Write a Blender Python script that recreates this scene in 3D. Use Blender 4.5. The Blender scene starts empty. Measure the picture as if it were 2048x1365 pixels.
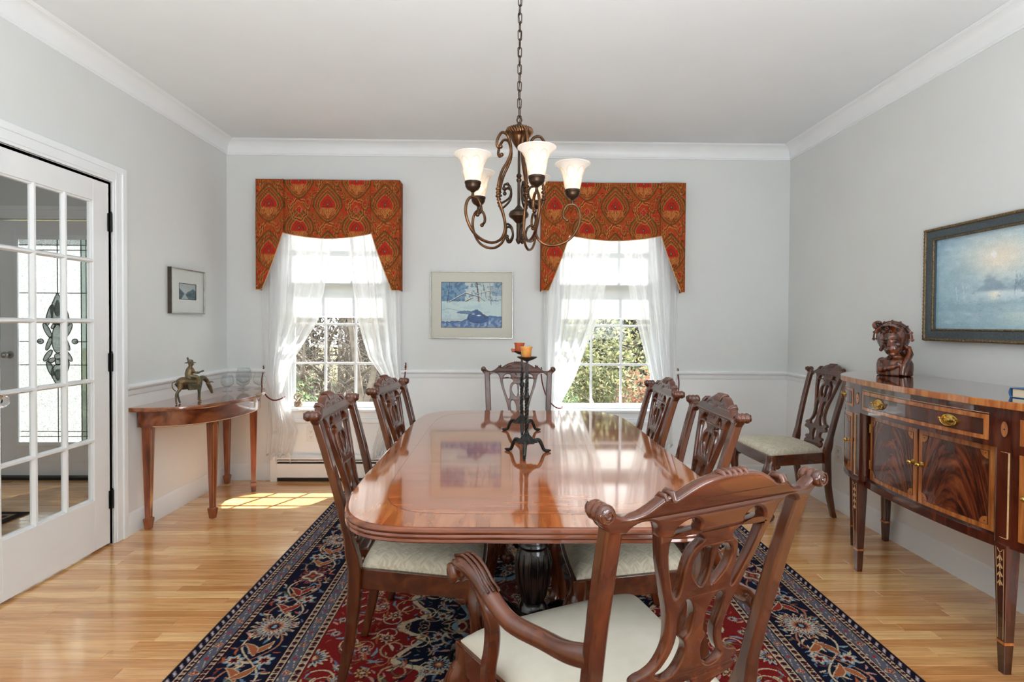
import bpy, bmesh, math, random
import numpy as np
from mathutils import Vector, Matrix
random.seed(7); np.random.seed(7)
PI = math.pi
S = bpy.context.scene
COL = S.collection

# ------------------------------------------------------------------ camera, world, sun, large lights, exposure
XL, XR, YB, ZC = -2.185, 2.279, 4.375, 2.671      # room: left wall, right wall, window wall, ceiling
YN = -2.3                                         # wall behind the camera
cd = bpy.data.cameras.new('camera'); cam = bpy.data.objects.new('camera', cd); COL.objects.link(cam)
yaw, pitch, roll = 0.0151, -0.0157, 0.0061
F = Vector((math.sin(yaw), math.cos(yaw), 0)); Rr = Vector((math.cos(yaw), -math.sin(yaw), 0)); Uu = Vector((0, 0, 1))
F2 = F*math.cos(pitch) + Uu*math.sin(pitch); U2 = Uu*math.cos(pitch) - F*math.sin(pitch)
R3 = Rr*math.cos(roll) + U2*math.sin(roll); U3 = U2*math.cos(roll) - Rr*math.sin(roll)
cam.matrix_world = Matrix(((R3.x, U3.x, -F2.x, 0), (R3.y, U3.y, -F2.y, 0), (R3.z, U3.z, -F2.z, 1.25), (0, 0, 0, 1)))
cd.sensor_width = 36; cd.lens = 1100/2048*36; cd.shift_y = -0.00855; cd.clip_start = 0.05; cd.clip_end = 200
S.camera = cam
S.view_settings.view_transform = 'Standard'; S.view_settings.look = 'None'
S.view_settings.gamma = 1; S.view_settings.use_curve_mapping = False
S.view_settings.exposure = 0.17
S.cycles.use_denoising = True
S.cycles.max_bounces = 8; S.cycles.diffuse_bounces = 5; S.cycles.glossy_bounces = 4
S.cycles.transmission_bounces = 8; S.cycles.transparent_max_bounces = 16
S.cycles.caustics_reflective = False; S.cycles.caustics_refractive = False
S.cycles.sample_clamp_indirect = 8

w = bpy.data.worlds.new('world'); S.world = w; w.use_nodes = True
nt = w.node_tree; nt.nodes.clear()
wo = nt.nodes.new('ShaderNodeOutputWorld'); bg = nt.nodes.new('ShaderNodeBackground')
tc = nt.nodes.new('ShaderNodeTexCoord'); sx = nt.nodes.new('ShaderNodeSeparateXYZ'); cr = nt.nodes.new('ShaderNodeValToRGB')
cr.color_ramp.elements[0].position = 0.0; cr.color_ramp.elements[0].color = (0.93, 0.96, 1.0, 1)
cr.color_ramp.elements[1].position = 0.9; cr.color_ramp.elements[1].color = (0.62, 0.78, 1.0, 1)
nt.links.new(tc.outputs['Generated'], sx.inputs[0]); nt.links.new(sx.outputs['Z'], cr.inputs[0])
nt.links.new(cr.outputs[0], bg.inputs['Color']); nt.links.new(bg.outputs[0], wo.inputs['Surface'])
bg.inputs['Strength'].default_value = 3.7

sl = bpy.data.lights.new('sun', 'SUN'); sl.energy = 21; sl.angle = 0.009; sl.color = (1, 0.97, 0.91)
so = bpy.data.objects.new('sun', sl); COL.objects.link(so)
so.rotation_euler = Vector((-0.53, -1, -1.77)).to_track_quat('-Z', 'Y').to_euler(); so.location = (3, 9, 9)

def area_light(name, loc, direction, sx_, sy_, watts, col=(1, 1, 1)):
    l = bpy.data.lights.new(name, 'AREA'); l.shape = 'RECTANGLE'; l.size = sx_; l.size_y = sy_; l.energy = watts; l.color = col
    o = bpy.data.objects.new(name, l); COL.objects.link(o); o.location = loc
    o.rotation_euler = Vector(direction).to_track_quat('-Z', 'Y').to_euler(); return o
# added soft fill behind the camera, brightening the lower left wall
area_light('added_side_fill', (1.7, -0.9, 1.42), (-1, 0.62, -0.25), 1.2, 0.9, 36, (0.86, 0.94, 1.0))
# added up-facing fill that brightens the ceiling like a bounced flash
area_light('added_ceiling_fill', (0.05, -0.30, 0.92), (0, 0.04, 1), 1.4, 0.9, 128, (0.86, 0.94, 1.0))
# added unseen area fill lighting the hall
area_light('added_hall_fill', (-3.6, 0.3, 1.6), (0.1, 1, -0.1), 1.6, 1.6, 14, (0.9, 0.96, 1))

# ------------------------------------------------------------------ helpers
def s2l(c):
    c = np.asarray(c, float)/255.0
    return np.where(c <= 0.04045, c/12.92, ((c+0.055)/1.055)**2.4)
def rgb(r, g, b): return tuple(float(x) for x in s2l((r, g, b))) + (1.0,)

class MB:
    def __init__(s): s.v = []; s.f = []; s.uv = None; s.c = None
    def add(s, vs, fs):
        n = len(s.v); s.v += [tuple(p) for p in vs]; s.f += [tuple(n+i for i in q) for q in fs]; return s
    def box(s, x0, x1, y0, y1, z0, z1):
        x0, x1 = min(x0, x1), max(x0, x1); y0, y1 = min(y0, y1), max(y0, y1); z0, z1 = min(z0, z1), max(z0, z1)
        return s.add([(x0,y0,z0),(x1,y0,z0),(x1,y1,z0),(x0,y1,z0),(x0,y0,z1),(x1,y0,z1),(x1,y1,z1),(x0,y1,z1)],
                     [(3,2,1,0),(4,5,6,7),(0,1,5,4),(1,2,6,5),(2,3,7,6),(3,0,4,7)])
    def loft(s, rings, cap=True, closed=False):
        n = len(rings[0]); base = len(s.v)
        for r in rings: s.v += [tuple(p) for p in r]
        m = len(rings)
        for i in range(m if closed else m-1):
            a = base+i*n; b = base+((i+1) % m)*n
            for j in range(n):
                k = (j+1) % n
                s.f.append((a+j, a+k, b+k, b+j))
        if cap and not closed:
            s.f.append(tuple(base+j for j in reversed(range(n)))); s.f.append(tuple(base+(m-1)*n+j for j in range(n)))
        return s
    def prism(s, poly, z0, z1, m=None):
        r0 = [Vector((x, y, z0)) for x, y in poly]; r1 = [Vector((x, y, z1)) for x, y in poly]
        if m: r0 = [m @ p for p in r0]; r1 = [m @ p for p in r1]
        return s.loft([r0, r1])
    def lathe(s, prof, c=(0,0,0), n=20, m=None, cap=True):
        rings = []
        for r, z in prof:
            ring = []
            for j in range(n):
                a = 2*PI*j/n; p = Vector((r*math.cos(a), r*math.sin(a), z))
                if m: p = m @ p
                ring.append(p + Vector(c))
            rings.append(ring)
        return s.loft(rings, cap)
    def tube(s, pts, rad, n=8, closed=False, cap=True):
        P = [Vector(p) for p in pts]; m = len(P)
        if not hasattr(rad, '__len__'): rad = [rad]*m
        T = []
        for i in range(m):
            if closed: t = P[(i+1) % m]-P[i-1]
            else: t = P[min(i+1, m-1)]-P[max(i-1, 0)]
            if t.length < 1e-9: t = Vector((0,0,1))
            T.append(t.normalized())
        u = T[0].orthogonal().normalized(); rings = []
        for i in range(m):
            u = (u - T[i]*u.dot(T[i]))
            if u.length < 1e-6: u = T[i].orthogonal()
            u.normalize(); w_ = T[i].cross(u)
            rings.append([P[i] + (u*math.cos(2*PI*j/n) + w_*math.sin(2*PI*j/n))*rad[i] for j in range(n)])
        return s.loft(rings, cap, closed)
    def sphere(s, c, r, n=12, m=8, sc=(1,1,1), rot=None):
        rings = []
        for i in range(1, m):
            a = PI*i/m
            ring = []
            for j in range(n):
                b = 2*PI*j/n
                p = Vector((math.sin(a)*math.cos(b)*r*sc[0], math.sin(a)*math.sin(b)*r*sc[1], -math.cos(a)*r*sc[2]))
                if rot: p = rot @ p
                ring.append(p+Vector(c))
            rings.append(ring)
        base = len(s.v); s.loft(rings, cap=False)
        b = Vector((0,0,-r*sc[2])); t = Vector((0,0,r*sc[2]))
        if rot: b = rot @ b; t = rot @ t
        s.v += [tuple(b+Vector(c)), tuple(t+Vector(c))]; ib = len(s.v)-2; it = len(s.v)-1; L = base+(m-2)*n
        for j in range(n):
            k = (j+1) % n
            s.f.append((ib, base+k, base+j)); s.f.append((it, L+j, L+k))
        return s
    def rects(s, rows):      # lofted horizontal rectangles: (x, y, z, wx, wy)
        return s.loft([[(x-a/2, y-b/2, z), (x+a/2, y-b/2, z), (x+a/2, y+b/2, z), (x-a/2, y+b/2, z)] for x, y, z, a, b in rows])
    def map(s, fn):
        s.v = [tuple(fn(*p)) for p in s.v]; return s
    def merge(s, o): return s.add(o.v, o.f)
    def build(s, name, mat, parent=None, smooth=None, bevel=0, seg=2, solid=0, loc=None):
        me = bpy.data.meshes.new(name); me.from_pydata(s.v, [], s.f); me.validate(clean_customdata=False)
        if mat: me.materials.append(mat)
        if smooth is not None:
            me.polygons.foreach_set('use_smooth', [True]*len(me.polygons))
            try: me.set_sharp_from_angle(angle=math.radians(smooth))
            except Exception: pass
        me.update()
        return link(name, me, parent, bevel, seg, solid, loc)

def link(name, me, parent=None, bevel=0, seg=2, solid=0, loc=None):
    o = bpy.data.objects.new(name, me); COL.objects.link(o)
    if parent: o.parent = parent
    if loc: o.location = loc
    if solid:
        q = o.modifiers.new('solid', 'SOLIDIFY'); q.thickness = solid; q.offset = 0
    if bevel:
        b = o.modifiers.new('bevel', 'BEVEL'); b.width = bevel; b.segments = seg; b.limit_method = 'ANGLE'; b.angle_limit = math.radians(35)
        b.harden_normals = False
    return o
def tag(o, label=None, cat=None, group=None, kind=None):
    if label: o['label'] = label
    if cat: o['category'] = cat
    if group: o['group'] = group
    if kind: o['kind'] = kind
    return o
def empty(name, loc=(0,0,0), rz=0, label=None, cat=None, group=None):
    o = bpy.data.objects.new(name, None); COL.objects.link(o); o.location = loc; o.rotation_euler = (0, 0, rz)
    o.empty_display_size = 0.05
    return tag(o, label, cat, group)
def struct(o, label, cat): return tag(o, label, cat, kind='structure')
def copy_tree(o, parent=None):
    c = o.copy(); COL.objects.link(c)
    if parent: c.parent = parent
    for ch in list(o.children): copy_tree(ch, c)
    return c
def recalc(o):
    bm = bmesh.new(); bm.from_mesh(o.data); bmesh.ops.recalc_face_normals(bm, faces=bm.faces); bm.to_mesh(o.data); bm.free(); return o
def bake(o):      # apply modifiers into a plain mesh
    dg = bpy.context.evaluated_depsgraph_get(); dg.update()
    me = bpy.data.meshes.new_from_object(o.evaluated_get(dg)); o.modifiers.clear(); o.data = me; return o
def smooth_pts(pts, n=6, closed=False):     # Catmull-Rom
    P = [np.array(p, float) for p in pts]; m = len(P); out = []
    for i in range(m if closed else m-1):
        p1 = P[i]; p2 = P[(i+1) % m]
        p0 = P[i-1] if (i > 0 or closed) else 2*p1-p2
        p3 = P[(i+2) % m] if (i+2 < m or closed) else 2*p2-p1
        for k in range(n):
            t = k/n
            out.append(tuple(0.5*((2*p1)+(-p0+p2)*t+(2*p0-5*p1+4*p2-p3)*t*t+(-p0+3*p1-3*p2+p3)*t**3)))
    if not closed: out.append(tuple(P[-1]))
    return out
def plate(outlines, half, bevel, res=2):
    """2D outlines (outer + holes) filled, extruded and bevelled; returns MB in (u, v, t)"""
    cu = bpy.data.curves.new('tmp', 'CURVE'); cu.dimensions = '2D'; cu.fill_mode = 'BOTH'
    cu.extrude = max(half-bevel, 0.0005); cu.bevel_depth = bevel; cu.bevel_resolution = res; cu.offset = -bevel
    for pts in outlines:
        sp = cu.splines.new('POLY'); sp.points.add(len(pts)-1); sp.use_cyclic_u = True
        for i, p in enumerate(pts): sp.points[i].co = (p[0], p[1], 0, 1)
    ob = bpy.data.objects.new('tmp', cu); COL.objects.link(ob)
    dg = bpy.context.evaluated_depsgraph_get(); dg.update()
    me = bpy.data.meshes.new_from_object(ob.evaluated_get(dg))
    b = MB(); b.v = [tuple(v.co) for v in me.vertices]; b.f = [tuple(p.vertices) for p in me.polygons]
    bpy.data.objects.remove(ob); bpy.data.curves.remove(cu); bpy.data.meshes.remove(me)
    return b
def remeshed(mb, name, mat, parent, voxel, smooth=2):
    """fuse overlapping closed shapes into one continuous body"""
    me = bpy.data.meshes.new(name); me.from_pydata(mb.v, [], mb.f); me.validate(); me.materials.append(mat)
    o = bpy.data.objects.new(name, me); COL.objects.link(o)
    bm = bmesh.new(); bm.from_mesh(me); bmesh.ops.recalc_face_normals(bm, faces=bm.faces); bm.to_mesh(me); bm.free()
    r = o.modifiers.new('r', 'REMESH'); r.mode = 'VOXEL'; r.voxel_size = voxel; r.use_smooth_shade = True
    if smooth:
        q = o.modifiers.new('s', 'SMOOTH'); q.iterations = smooth; q.factor = 0.6
    bake(o)
    if not o.data.materials: o.data.materials.append(mat)
    o.data.polygons.foreach_set('use_smooth', [True]*len(o.data.polygons))
    if parent: o.parent = parent
    return o

# ------------------------------------------------------------------ materials
def newmat(name):
    m = bpy.data.materials.new(name); m.use_nodes = True; m.node_tree.nodes.clear()
    return m, m.node_tree.nodes, m.node_tree.links
def N(nodes, t, **kw):
    n = nodes.new('ShaderNode'+t)
    for k, v in kw.items(): setattr(n, k, v)
    return n
def finish(nodes, links, sh):
    out = nodes.new('ShaderNodeOutputMaterial'); links.new(sh, out.inputs['Surface'])
def prin(nodes, color=(0.8,0.8,0.8,1), rough=0.5, metal=0, coat=0, spec=0.5, coat_rough=0.05):
    p = nodes.new('ShaderNodeBsdfPrincipled')
    p.inputs['Base Color'].default_value = color; p.inputs['Roughness'].default_value = rough
    p.inputs['Metallic'].default_value = metal; p.inputs['Coat Weight'].default_value = coat
    p.inputs['Coat Roughness'].default_value = coat_rough
    p.inputs['Specular IOR Level'].default_value = spec
    return p
def noisy(name, c1, c2, scale=20, rough=0.5, metal=0, bump=0, coat=0, stretch=(1,1,1), detail=4, spec=0.5, bscale=None, contrast=0.25):
    """principled with a two-colour noise and an optional bump"""
    m, n, l = newmat(name); p = prin(n, c1, rough, metal, coat, spec)
    t = N(n, 'TexCoord'); mp = N(n, 'Mapping'); mp.inputs['Scale'].default_value = stretch
    nz = N(n, 'TexNoise'); nz.inputs['Scale'].default_value = scale; nz.inputs['Detail'].default_value = detail
    r = N(n, 'ValToRGB'); r.color_ramp.elements[0].position = 0.5-contrast; r.color_ramp.elements[1].position = 0.5+contrast
    r.color_ramp.elements[0].color = c1; r.color_ramp.elements[1].color = c2
    l.new(t.outputs['Object'], mp.inputs[0]); l.new(mp.outputs[0], nz.inputs['Vector']); l.new(nz.outputs[0], r.inputs[0]); l.new(r.outputs[0], p.inputs['Base Color'])
    if bump:
        nb = N(n, 'TexNoise'); nb.inputs['Scale'].default_value = bscale or scale; nb.inputs['Detail'].default_value = 3
        l.new(mp.outputs[0], nb.inputs['Vector'])
        b = N(n, 'Bump'); b.inputs['Strength'].default_value = bump; b.inputs['Distance'].default_value = 0.002
        l.new(nb.outputs[0], b.inputs['Height']); l.new(b.outputs[0], p.inputs['Normal'])
    finish(n, l, p.outputs[0]); return m
def attrmat(name, rough=0.8, bump=0, bscale=400, spec=0.2, coat=0, attr='col', sheen=0, two=False):
    """colour from a computed colour attribute (weave, painting, foliage) plus fine noise"""
    m, n, l = newmat(name); p = prin(n, (1,1,1,1), rough, 0, coat, spec); p.inputs['Sheen Weight'].default_value = sheen
    a = N(n, 'Attribute', attribute_name=attr); t = N(n, 'TexCoord'); nz = N(n, 'TexNoise'); nz.inputs['Scale'].default_value = bscale
    l.new(t.outputs['Object'], nz.inputs['Vector'])
    mx = N(n, 'Mix', data_type='RGBA', blend_type='MULTIPLY'); mx.inputs[0].default_value = 0.35
    l.new(a.outputs['Color'], mx.inputs[6]); 
    r = N(n, 'ValToRGB'); r.color_ramp.elements[0].position = 0.3; r.color_ramp.elements[0].color = (0.55,0.55,0.55,1); r.color_ramp.elements[1].position = 0.7; r.color_ramp.elements[1].color = (1.25,1.25,1.25,1)
    l.new(nz.outputs[0], r.inputs[0]); l.new(r.outputs[0], mx.inputs[7]); l.new(mx.outputs[2], p.inputs['Base Color'])
    if bump:
        b = N(n, 'Bump'); b.inputs['Strength'].default_value = bump; b.inputs['Distance'].default_value = 0.002
        l.new(nz.outputs[0], b.inputs['Height']); l.new(b.outputs[0], p.inputs['Normal'])
    if two:
        tr = N(n, 'BsdfTranslucent'); l.new(mx.outputs[2], tr.inputs[0]); ms = N(n, 'MixShader'); ms.inputs[0].default_value = 0.4
        l.new(p.outputs[0], ms.inputs[1]); l.new(tr.outputs[0], ms.inputs[2]); finish(n, l, ms.outputs[0])
    else: finish(n, l, p.outputs[0])
    return m
def wood(name, dark, mid, light, rough=0.2, coat=0.6, scale=1.0, axis=2, spec=0.5, coords='Object', bump=0.04):
    m, n, l = newmat(name); p = prin(n, mid, rough, 0, coat, spec, 0.06)
    t = N(n, 'TexCoord'); mp = N(n, 'Mapping'); st = [14, 14, 14]; st[axis] = 1.6
    mp.inputs['Scale'].default_value = [q*scale for q in st]
    nz = N(n, 'TexNoise'); nz.inputs['Scale'].default_value = 1.8; nz.inputs['Detail'].default_value = 6; nz.inputs['Distortion'].default_value = 0.6
    r = N(n, 'ValToRGB'); e = r.color_ramp.elements; e[0].position = 0.3; e[0].color = dark; e[1].position = 0.72; e[1].color = light
    k = e.new(0.5); k.color = mid
    l.new(t.outputs[coords], mp.inputs[0]); l.new(mp.outputs[0], nz.inputs['Vector']); l.new(nz.outputs[0], r.inputs[0]); l.new(r.outputs[0], p.inputs['Base Color'])
    n2 = N(n, 'TexNoise'); n2.inputs['Scale'].default_value = 9; l.new(mp.outputs[0], n2.inputs['Vector'])
    b = N(n, 'Bump'); b.inputs['Strength'].default_value = bump; b.inputs['Distance'].default_value = 0.001; l.new(n2.outputs[0], b.inputs['Height']); l.new(b.outputs[0], p.inputs['Normal'])
    finish(n, l, p.outputs[0]); return m

def thin_glass(name, tint=(1,1,1,1), refl=1.0, haze=0.0, hcol=(0.95,0.98,0.96,1)):
    """a pane: see-through with a mirror film following the view angle of the pane itself (Fresnel)"""
    m, n, l = newmat(name)
    tr = N(n, 'BsdfTransparent'); tr.inputs[0].default_value = tint; g = N(n, 'BsdfGlossy'); g.inputs['Roughness'].default_value = 0.02
    lw = N(n, 'LayerWeight'); lw.inputs[0].default_value = 0.5; pw_ = N(n, 'Math', operation='POWER'); pw_.inputs[1].default_value = 5; l.new(lw.outputs['Facing'], pw_.inputs[0])
    mu = N(n, 'Math', operation='MULTIPLY_ADD'); mu.inputs[1].default_value = 0.45*refl; mu.inputs[2].default_value = 0.014*refl
    nz = N(n, 'TexNoise'); nz.inputs['Scale'].default_value = 1.5; b = N(n, 'Bump'); b.inputs['Strength'].default_value = 0.01
    l.new(nz.outputs[0], b.inputs['Height']); l.new(b.outputs[0], g.inputs['Normal'])
    l.new(pw_.outputs[0], mu.inputs[0]); ms = N(n, 'MixShader'); l.new(mu.outputs[0], ms.inputs[0]); l.new(tr.outputs[0], ms.inputs[1]); l.new(g.outputs[0], ms.inputs[2])
    if haze:
        t_ = N(n, 'TexCoord'); z1 = N(n, 'TexNoise'); z1.inputs['Scale'].default_value = 70; z1.inputs['Detail'].default_value = 2; z1.inputs['Distortion'].default_value = 2.5; l.new(t_.outputs['Object'], z1.inputs['Vector'])
        rp = N(n, 'ValToRGB'); rp.color_ramp.elements[0].position = 0.42; rp.color_ramp.elements[0].color = [c*0.62 for c in hcol[:3]]+[1]; rp.color_ramp.elements[1].position = 0.58; rp.color_ramp.elements[1].color = [min(1, c*1.25) for c in hcol[:3]]+[1]; l.new(z1.outputs[0], rp.inputs[0])
        tl = N(n, 'BsdfTranslucent'); l.new(rp.outputs[0], tl.inputs[0]); m2 = N(n, 'MixShader'); m2.inputs[0].default_value = haze
        l.new(ms.outputs[0], m2.inputs[1]); l.new(tl.outputs[0], m2.inputs[2]); finish(n, l, m2.outputs[0])
    else: finish(n, l, ms.outputs[0])
    return m
def sheer(name, open_, color=(0.93,0.93,0.93,1), trans=0.6, weave=1200):
    m, n, l = newmat(name)
    tr = N(n, 'BsdfTransparent'); tl = N(n, 'BsdfTranslucent'); tl.inputs[0].default_value = color
    df = N(n, 'BsdfDiffuse'); df.inputs[0].default_value = color
    a = N(n, 'MixShader'); a.inputs[0].default_value = trans; l.new(df.outputs[0], a.inputs[1]); l.new(tl.outputs[0], a.inputs[2])
    t = N(n, 'TexCoord'); nz = N(n, 'TexNoise'); nz.inputs['Scale'].default_value = weave; l.new(t.outputs['Object'], nz.inputs['Vector'])
    mr = N(n, 'MapRange'); mr.inputs['From Min'].default_value = 0.3; mr.inputs['From Max'].default_value = 0.7
    mr.inputs['To Min'].default_value = 1-open_-0.06; mr.inputs['To Max'].default_value = min(1, 1-open_+0.06)
    l.new(nz.outputs[0], mr.inputs['Value'])
    lw = N(n, 'LayerWeight'); lw.inputs[0].default_value = 0.5; ad = N(n, 'Math', operation='MULTIPLY_ADD', use_clamp=True); ad.inputs[1].default_value = 0.45
    l.new(lw.outputs['Facing'], ad.inputs[0]); l.new(mr.outputs[0], ad.inputs[2])
    b = N(n, 'MixShader'); l.new(ad.outputs[0], b.inputs[0]); l.new(tr.outputs[0], b.inputs[1]); l.new(a.outputs[0], b.inputs[2])
    finish(n, l, b.outputs[0]); return m

M = {}
M['wall'] = noisy('wall_paint', rgb(219,221,219), rgb(223,225,223), 3, 0.55, bump=0.05, bscale=300)
M['wains'] = noisy('wainscot_paint', rgb(238,239,238), rgb(242,243,242), 3, 0.4, bump=0.03, bscale=200)
M['ceil'] = noisy('ceiling_paint', rgb(232,236,238), rgb(235,239,241), 4, 0.7, bump=0.06, bscale=250)
M['trim'] = noisy('trim_paint', rgb(236,239,240), rgb(240,243,244), 5, 0.3, bump=0.02, bscale=120)
M['door'] = noisy('door_paint', rgb(234,235,235), rgb(239,240,240), 5, 0.35, bump=0.02, bscale=120)
M['glass'] = thin_glass('pane_glass', (0.97,0.98,0.975,1))
M['frost'] = thin_glass('textured_lead_glass', (0.56,0.58,0.575,1), 1.0, 0.66, (0.50,0.515,0.51,1))
M['bevelglass'] = thin_glass('bevelled_lead_glass', (0.34,0.38,0.35,1), 4.0, 0.25, (0.24,0.26,0.245,1))
M['sheer'] = sheer('sheer_voile', 0.40, weave=2500)
M['hem'] = sheer('doubled_voile', 0.12)
M['shade'] = sheer('roller_shade_fabric', 0.07, (0.80,0.80,0.80,1), 0.75)
M['mahog'] = wood('mahogany_chair', rgb(60,27,12), rgb(82,37,16), rgb(108,54,26), 0.24, 0.65, 0.8)
M['mahogx'] = wood('mahogany_rail', rgb(64,29,12), rgb(84,38,17), rgb(106,53,25), 0.24, 0.65, 0.7, axis=0)
M['table'] = wood('polished_table_mahogany', rgb(140,72,36), rgb(166,92,50), rgb(186,112,66), 0.06, 1.0, 1.0, axis=0, bump=0)
M['tband'] = wood('table_crossband', rgb(142,76,36), rgb(168,98,52), rgb(182,114,64), 0.07, 1.0, 1.4, axis=1, bump=0)
M['tedge'] = wood('table_edge', rgb(84,36,18), rgb(122,62,34), rgb(150,84,50), 0.15, 0.8, 1.0, axis=0, bump=0)
M['black'] = noisy('ebonised_wood', rgb(10,7,6), rgb(18,13,11), 12, 0.25, coat=0.4)
M['console'] = wood('console_walnut', rgb(92,40,18), rgb(134,66,32), rgb(166,92,50), 0.22, 0.6)
M['conapron'] = wood('console_apron', rgb(84,38,18), rgb(124,62,32), rgb(150,84,48), 0.2, 0.7, 0.6, axis=1)
M['consoletop'] = wood('console_top', rgb(110,56,30), rgb(146,84,50), rgb(170,108,70), 0.12, 0.8, axis=1)
M['sb'] = wood('sideboard_mahogany', rgb(44,16,9), rgb(76,30,17), rgb(106,46,26), 0.2, 0.8)
M['sbtop'] = wood('sideboard_top', rgb(60,26,15), rgb(88,42,26), rgb(112,60,38), 0.1, 0.9, axis=1)
M['satin'] = wood('satinwood_banding', rgb(150,78,34), rgb(184,108,52), rgb(208,138,76), 0.2, 0.7, 2.0)
M['cream'] = noisy('inlay_cream', rgb(200,160,110), rgb(222,186,140), 60, 0.35)
M['brass'] = noisy('brass', rgb(190,150,70), rgb(222,188,110), 40, 0.22, 1.0)
M['bronze'] = noisy('chandelier_bronze', rgb(58,40,26), rgb(128,88,58), 18, 0.32, 0.9, contrast=0.2)
M['bronzedark'] = noisy('chandelier_dark', rgb(44,34,28), rgb(78,60,46), 18, 0.35, 0.8)
M['verdigris'] = noisy('figurine_bronze', rgb(70,88,76), rgb(138,112,78), 26, 0.42, 0.6, bump=0.3, bscale=90, contrast=0.15)
M['iron'] = noisy('black_iron', rgb(34,34,33), rgb(62,62,60), 60, 0.4, 0.8, bump=0.3)
M['ironblack'] = noisy('hinge_black', rgb(24,24,24), rgb(36,35,34), 50, 0.4, 0.6)
M['cup'] = noisy('amber_cup', rgb(206,150,74), rgb(170,92,40), 30, 0.35, coat=0.4)
M['cupred'] = noisy('rust_cup', rgb(176,84,46), rgb(150,62,32), 30, 0.35, coat=0.4)
M['rope'] = noisy('red_cord', rgb(120,28,30), rgb(78,18,22), 90, 0.7, bump=0.4)
M['chrome'] = noisy('silver_frame', rgb(170,168,160), rgb(196,194,188), 30, 0.25, 0.9)
M['darkframe'] = noisy('frame_side_dark', rgb(62,54,46), rgb(80,72,60), 30, 0.4, 0.3)
M['mat'] = noisy('picture_mat', rgb(216,210,198), rgb(224,219,208), 200, 0.8, bump=0.05)
M['matwhite'] = noisy('picture_mat_white', rgb(226,226,222), rgb(233,233,230), 200, 0.8, bump=0.05)
M['gilt'] = noisy('antique_gilt', rgb(62,48,34), rgb(150,124,84), 120, 0.45, 0.5, bump=0.8, bscale=160)
M['slate'] = noisy('frame_slate', rgb(52,62,66), rgb(82,92,96), 160, 0.5, bump=0.5, bscale=220)
M['outlet'] = noisy('outlet_plastic', rgb(232,230,224), rgb(236,234,230), 20, 0.35)
M['slot'] = noisy('dark_slot', rgb(26,20,18), rgb(40,30,27), 20, 0.6)
M['paper'] = noisy('page_edges', rgb(214,194,160), rgb(232,216,186), 300, 0.8, stretch=(1,1,8), bump=0.3)
M['cover'] = noisy('blue_cloth_cover', rgb(40,84,130), rgb(64,110,156), 200, 0.6, bump=0.2)
M['bust'] = wood('carved_rosewood', rgb(34,14,9), rgb(86,40,22), rgb(150,78,42), 0.2, 0.7, 2.0)
M['heater'] = noisy('heater_enamel', rgb(232,232,230), rgb(237,237,235), 6, 0.35)
M['post'] = noisy('ext_bark', rgb(84,74,66), rgb(128,116,104), 14, 0.9, bump=0.6)
M['bulb'], _n, _l = newmat('lit_bulb')
_e = N(_n, 'Emission'); _e.inputs[0].default_value = (1, 0.86, 0.66, 1); _e.inputs[1].default_value = 5; finish(_n, _l, _e.outputs[0])
m_, n_, l_ = newmat('etched_shade_glass')
_tl = N(n_, 'BsdfTranslucent'); _tl.inputs[0].default_value = (1.0, 0.93, 0.84, 1); _df = N(n_, 'BsdfDiffuse'); _df.inputs[0].default_value = (0.95,0.92,0.88,1)
_gl = N(n_, 'BsdfGlossy'); _gl.inputs['Roughness'].default_value = 0.15
_tp = N(n_, 'BsdfTransparent')
_a = N(n_, 'MixShader'); _a.inputs[0].default_value = 0.6; l_.new(_df.outputs[0], _a.inputs[1]); l_.new(_tl.outputs[0], _a.inputs[2])
_b = N(n_, 'MixShader'); _b.inputs[0].default_value = 0.06; l_.new(_a.outputs[0], _b.inputs[1]); l_.new(_gl.outputs[0], _b.inputs[2])
_c = N(n_, 'MixShader'); _c.inputs[0].default_value = 0.15; l_.new(_b.outputs[0], _c.inputs[1]); l_.new(_tp.outputs[0], _c.inputs[2])
finish(n_, l_, _c.outputs[0]); M['lampglass'] = m_
def clear_glass(name):
    m, n, l = newmat(name); p = prin(n, (1,1,1,1), 0.0); p.inputs['Transmission Weight'].default_value = 1; p.inputs['IOR'].default_value = 1.45
    nz = N(n, 'TexNoise'); nz.inputs['Scale'].default_value = 8; b = N(n, 'Bump'); b.inputs['Strength'].default_value = 0.01; l.new(nz.outputs[0], b.inputs['Height']); l.new(b.outputs[0], p.inputs['Normal'])
    finish(n, l, p.outputs[0]); return m
M['crystal'] = clear_glass('crystal')
M['snifter'] = thin_glass('blown_glass', (0.94,0.95,0.95,1), 2.2)

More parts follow.
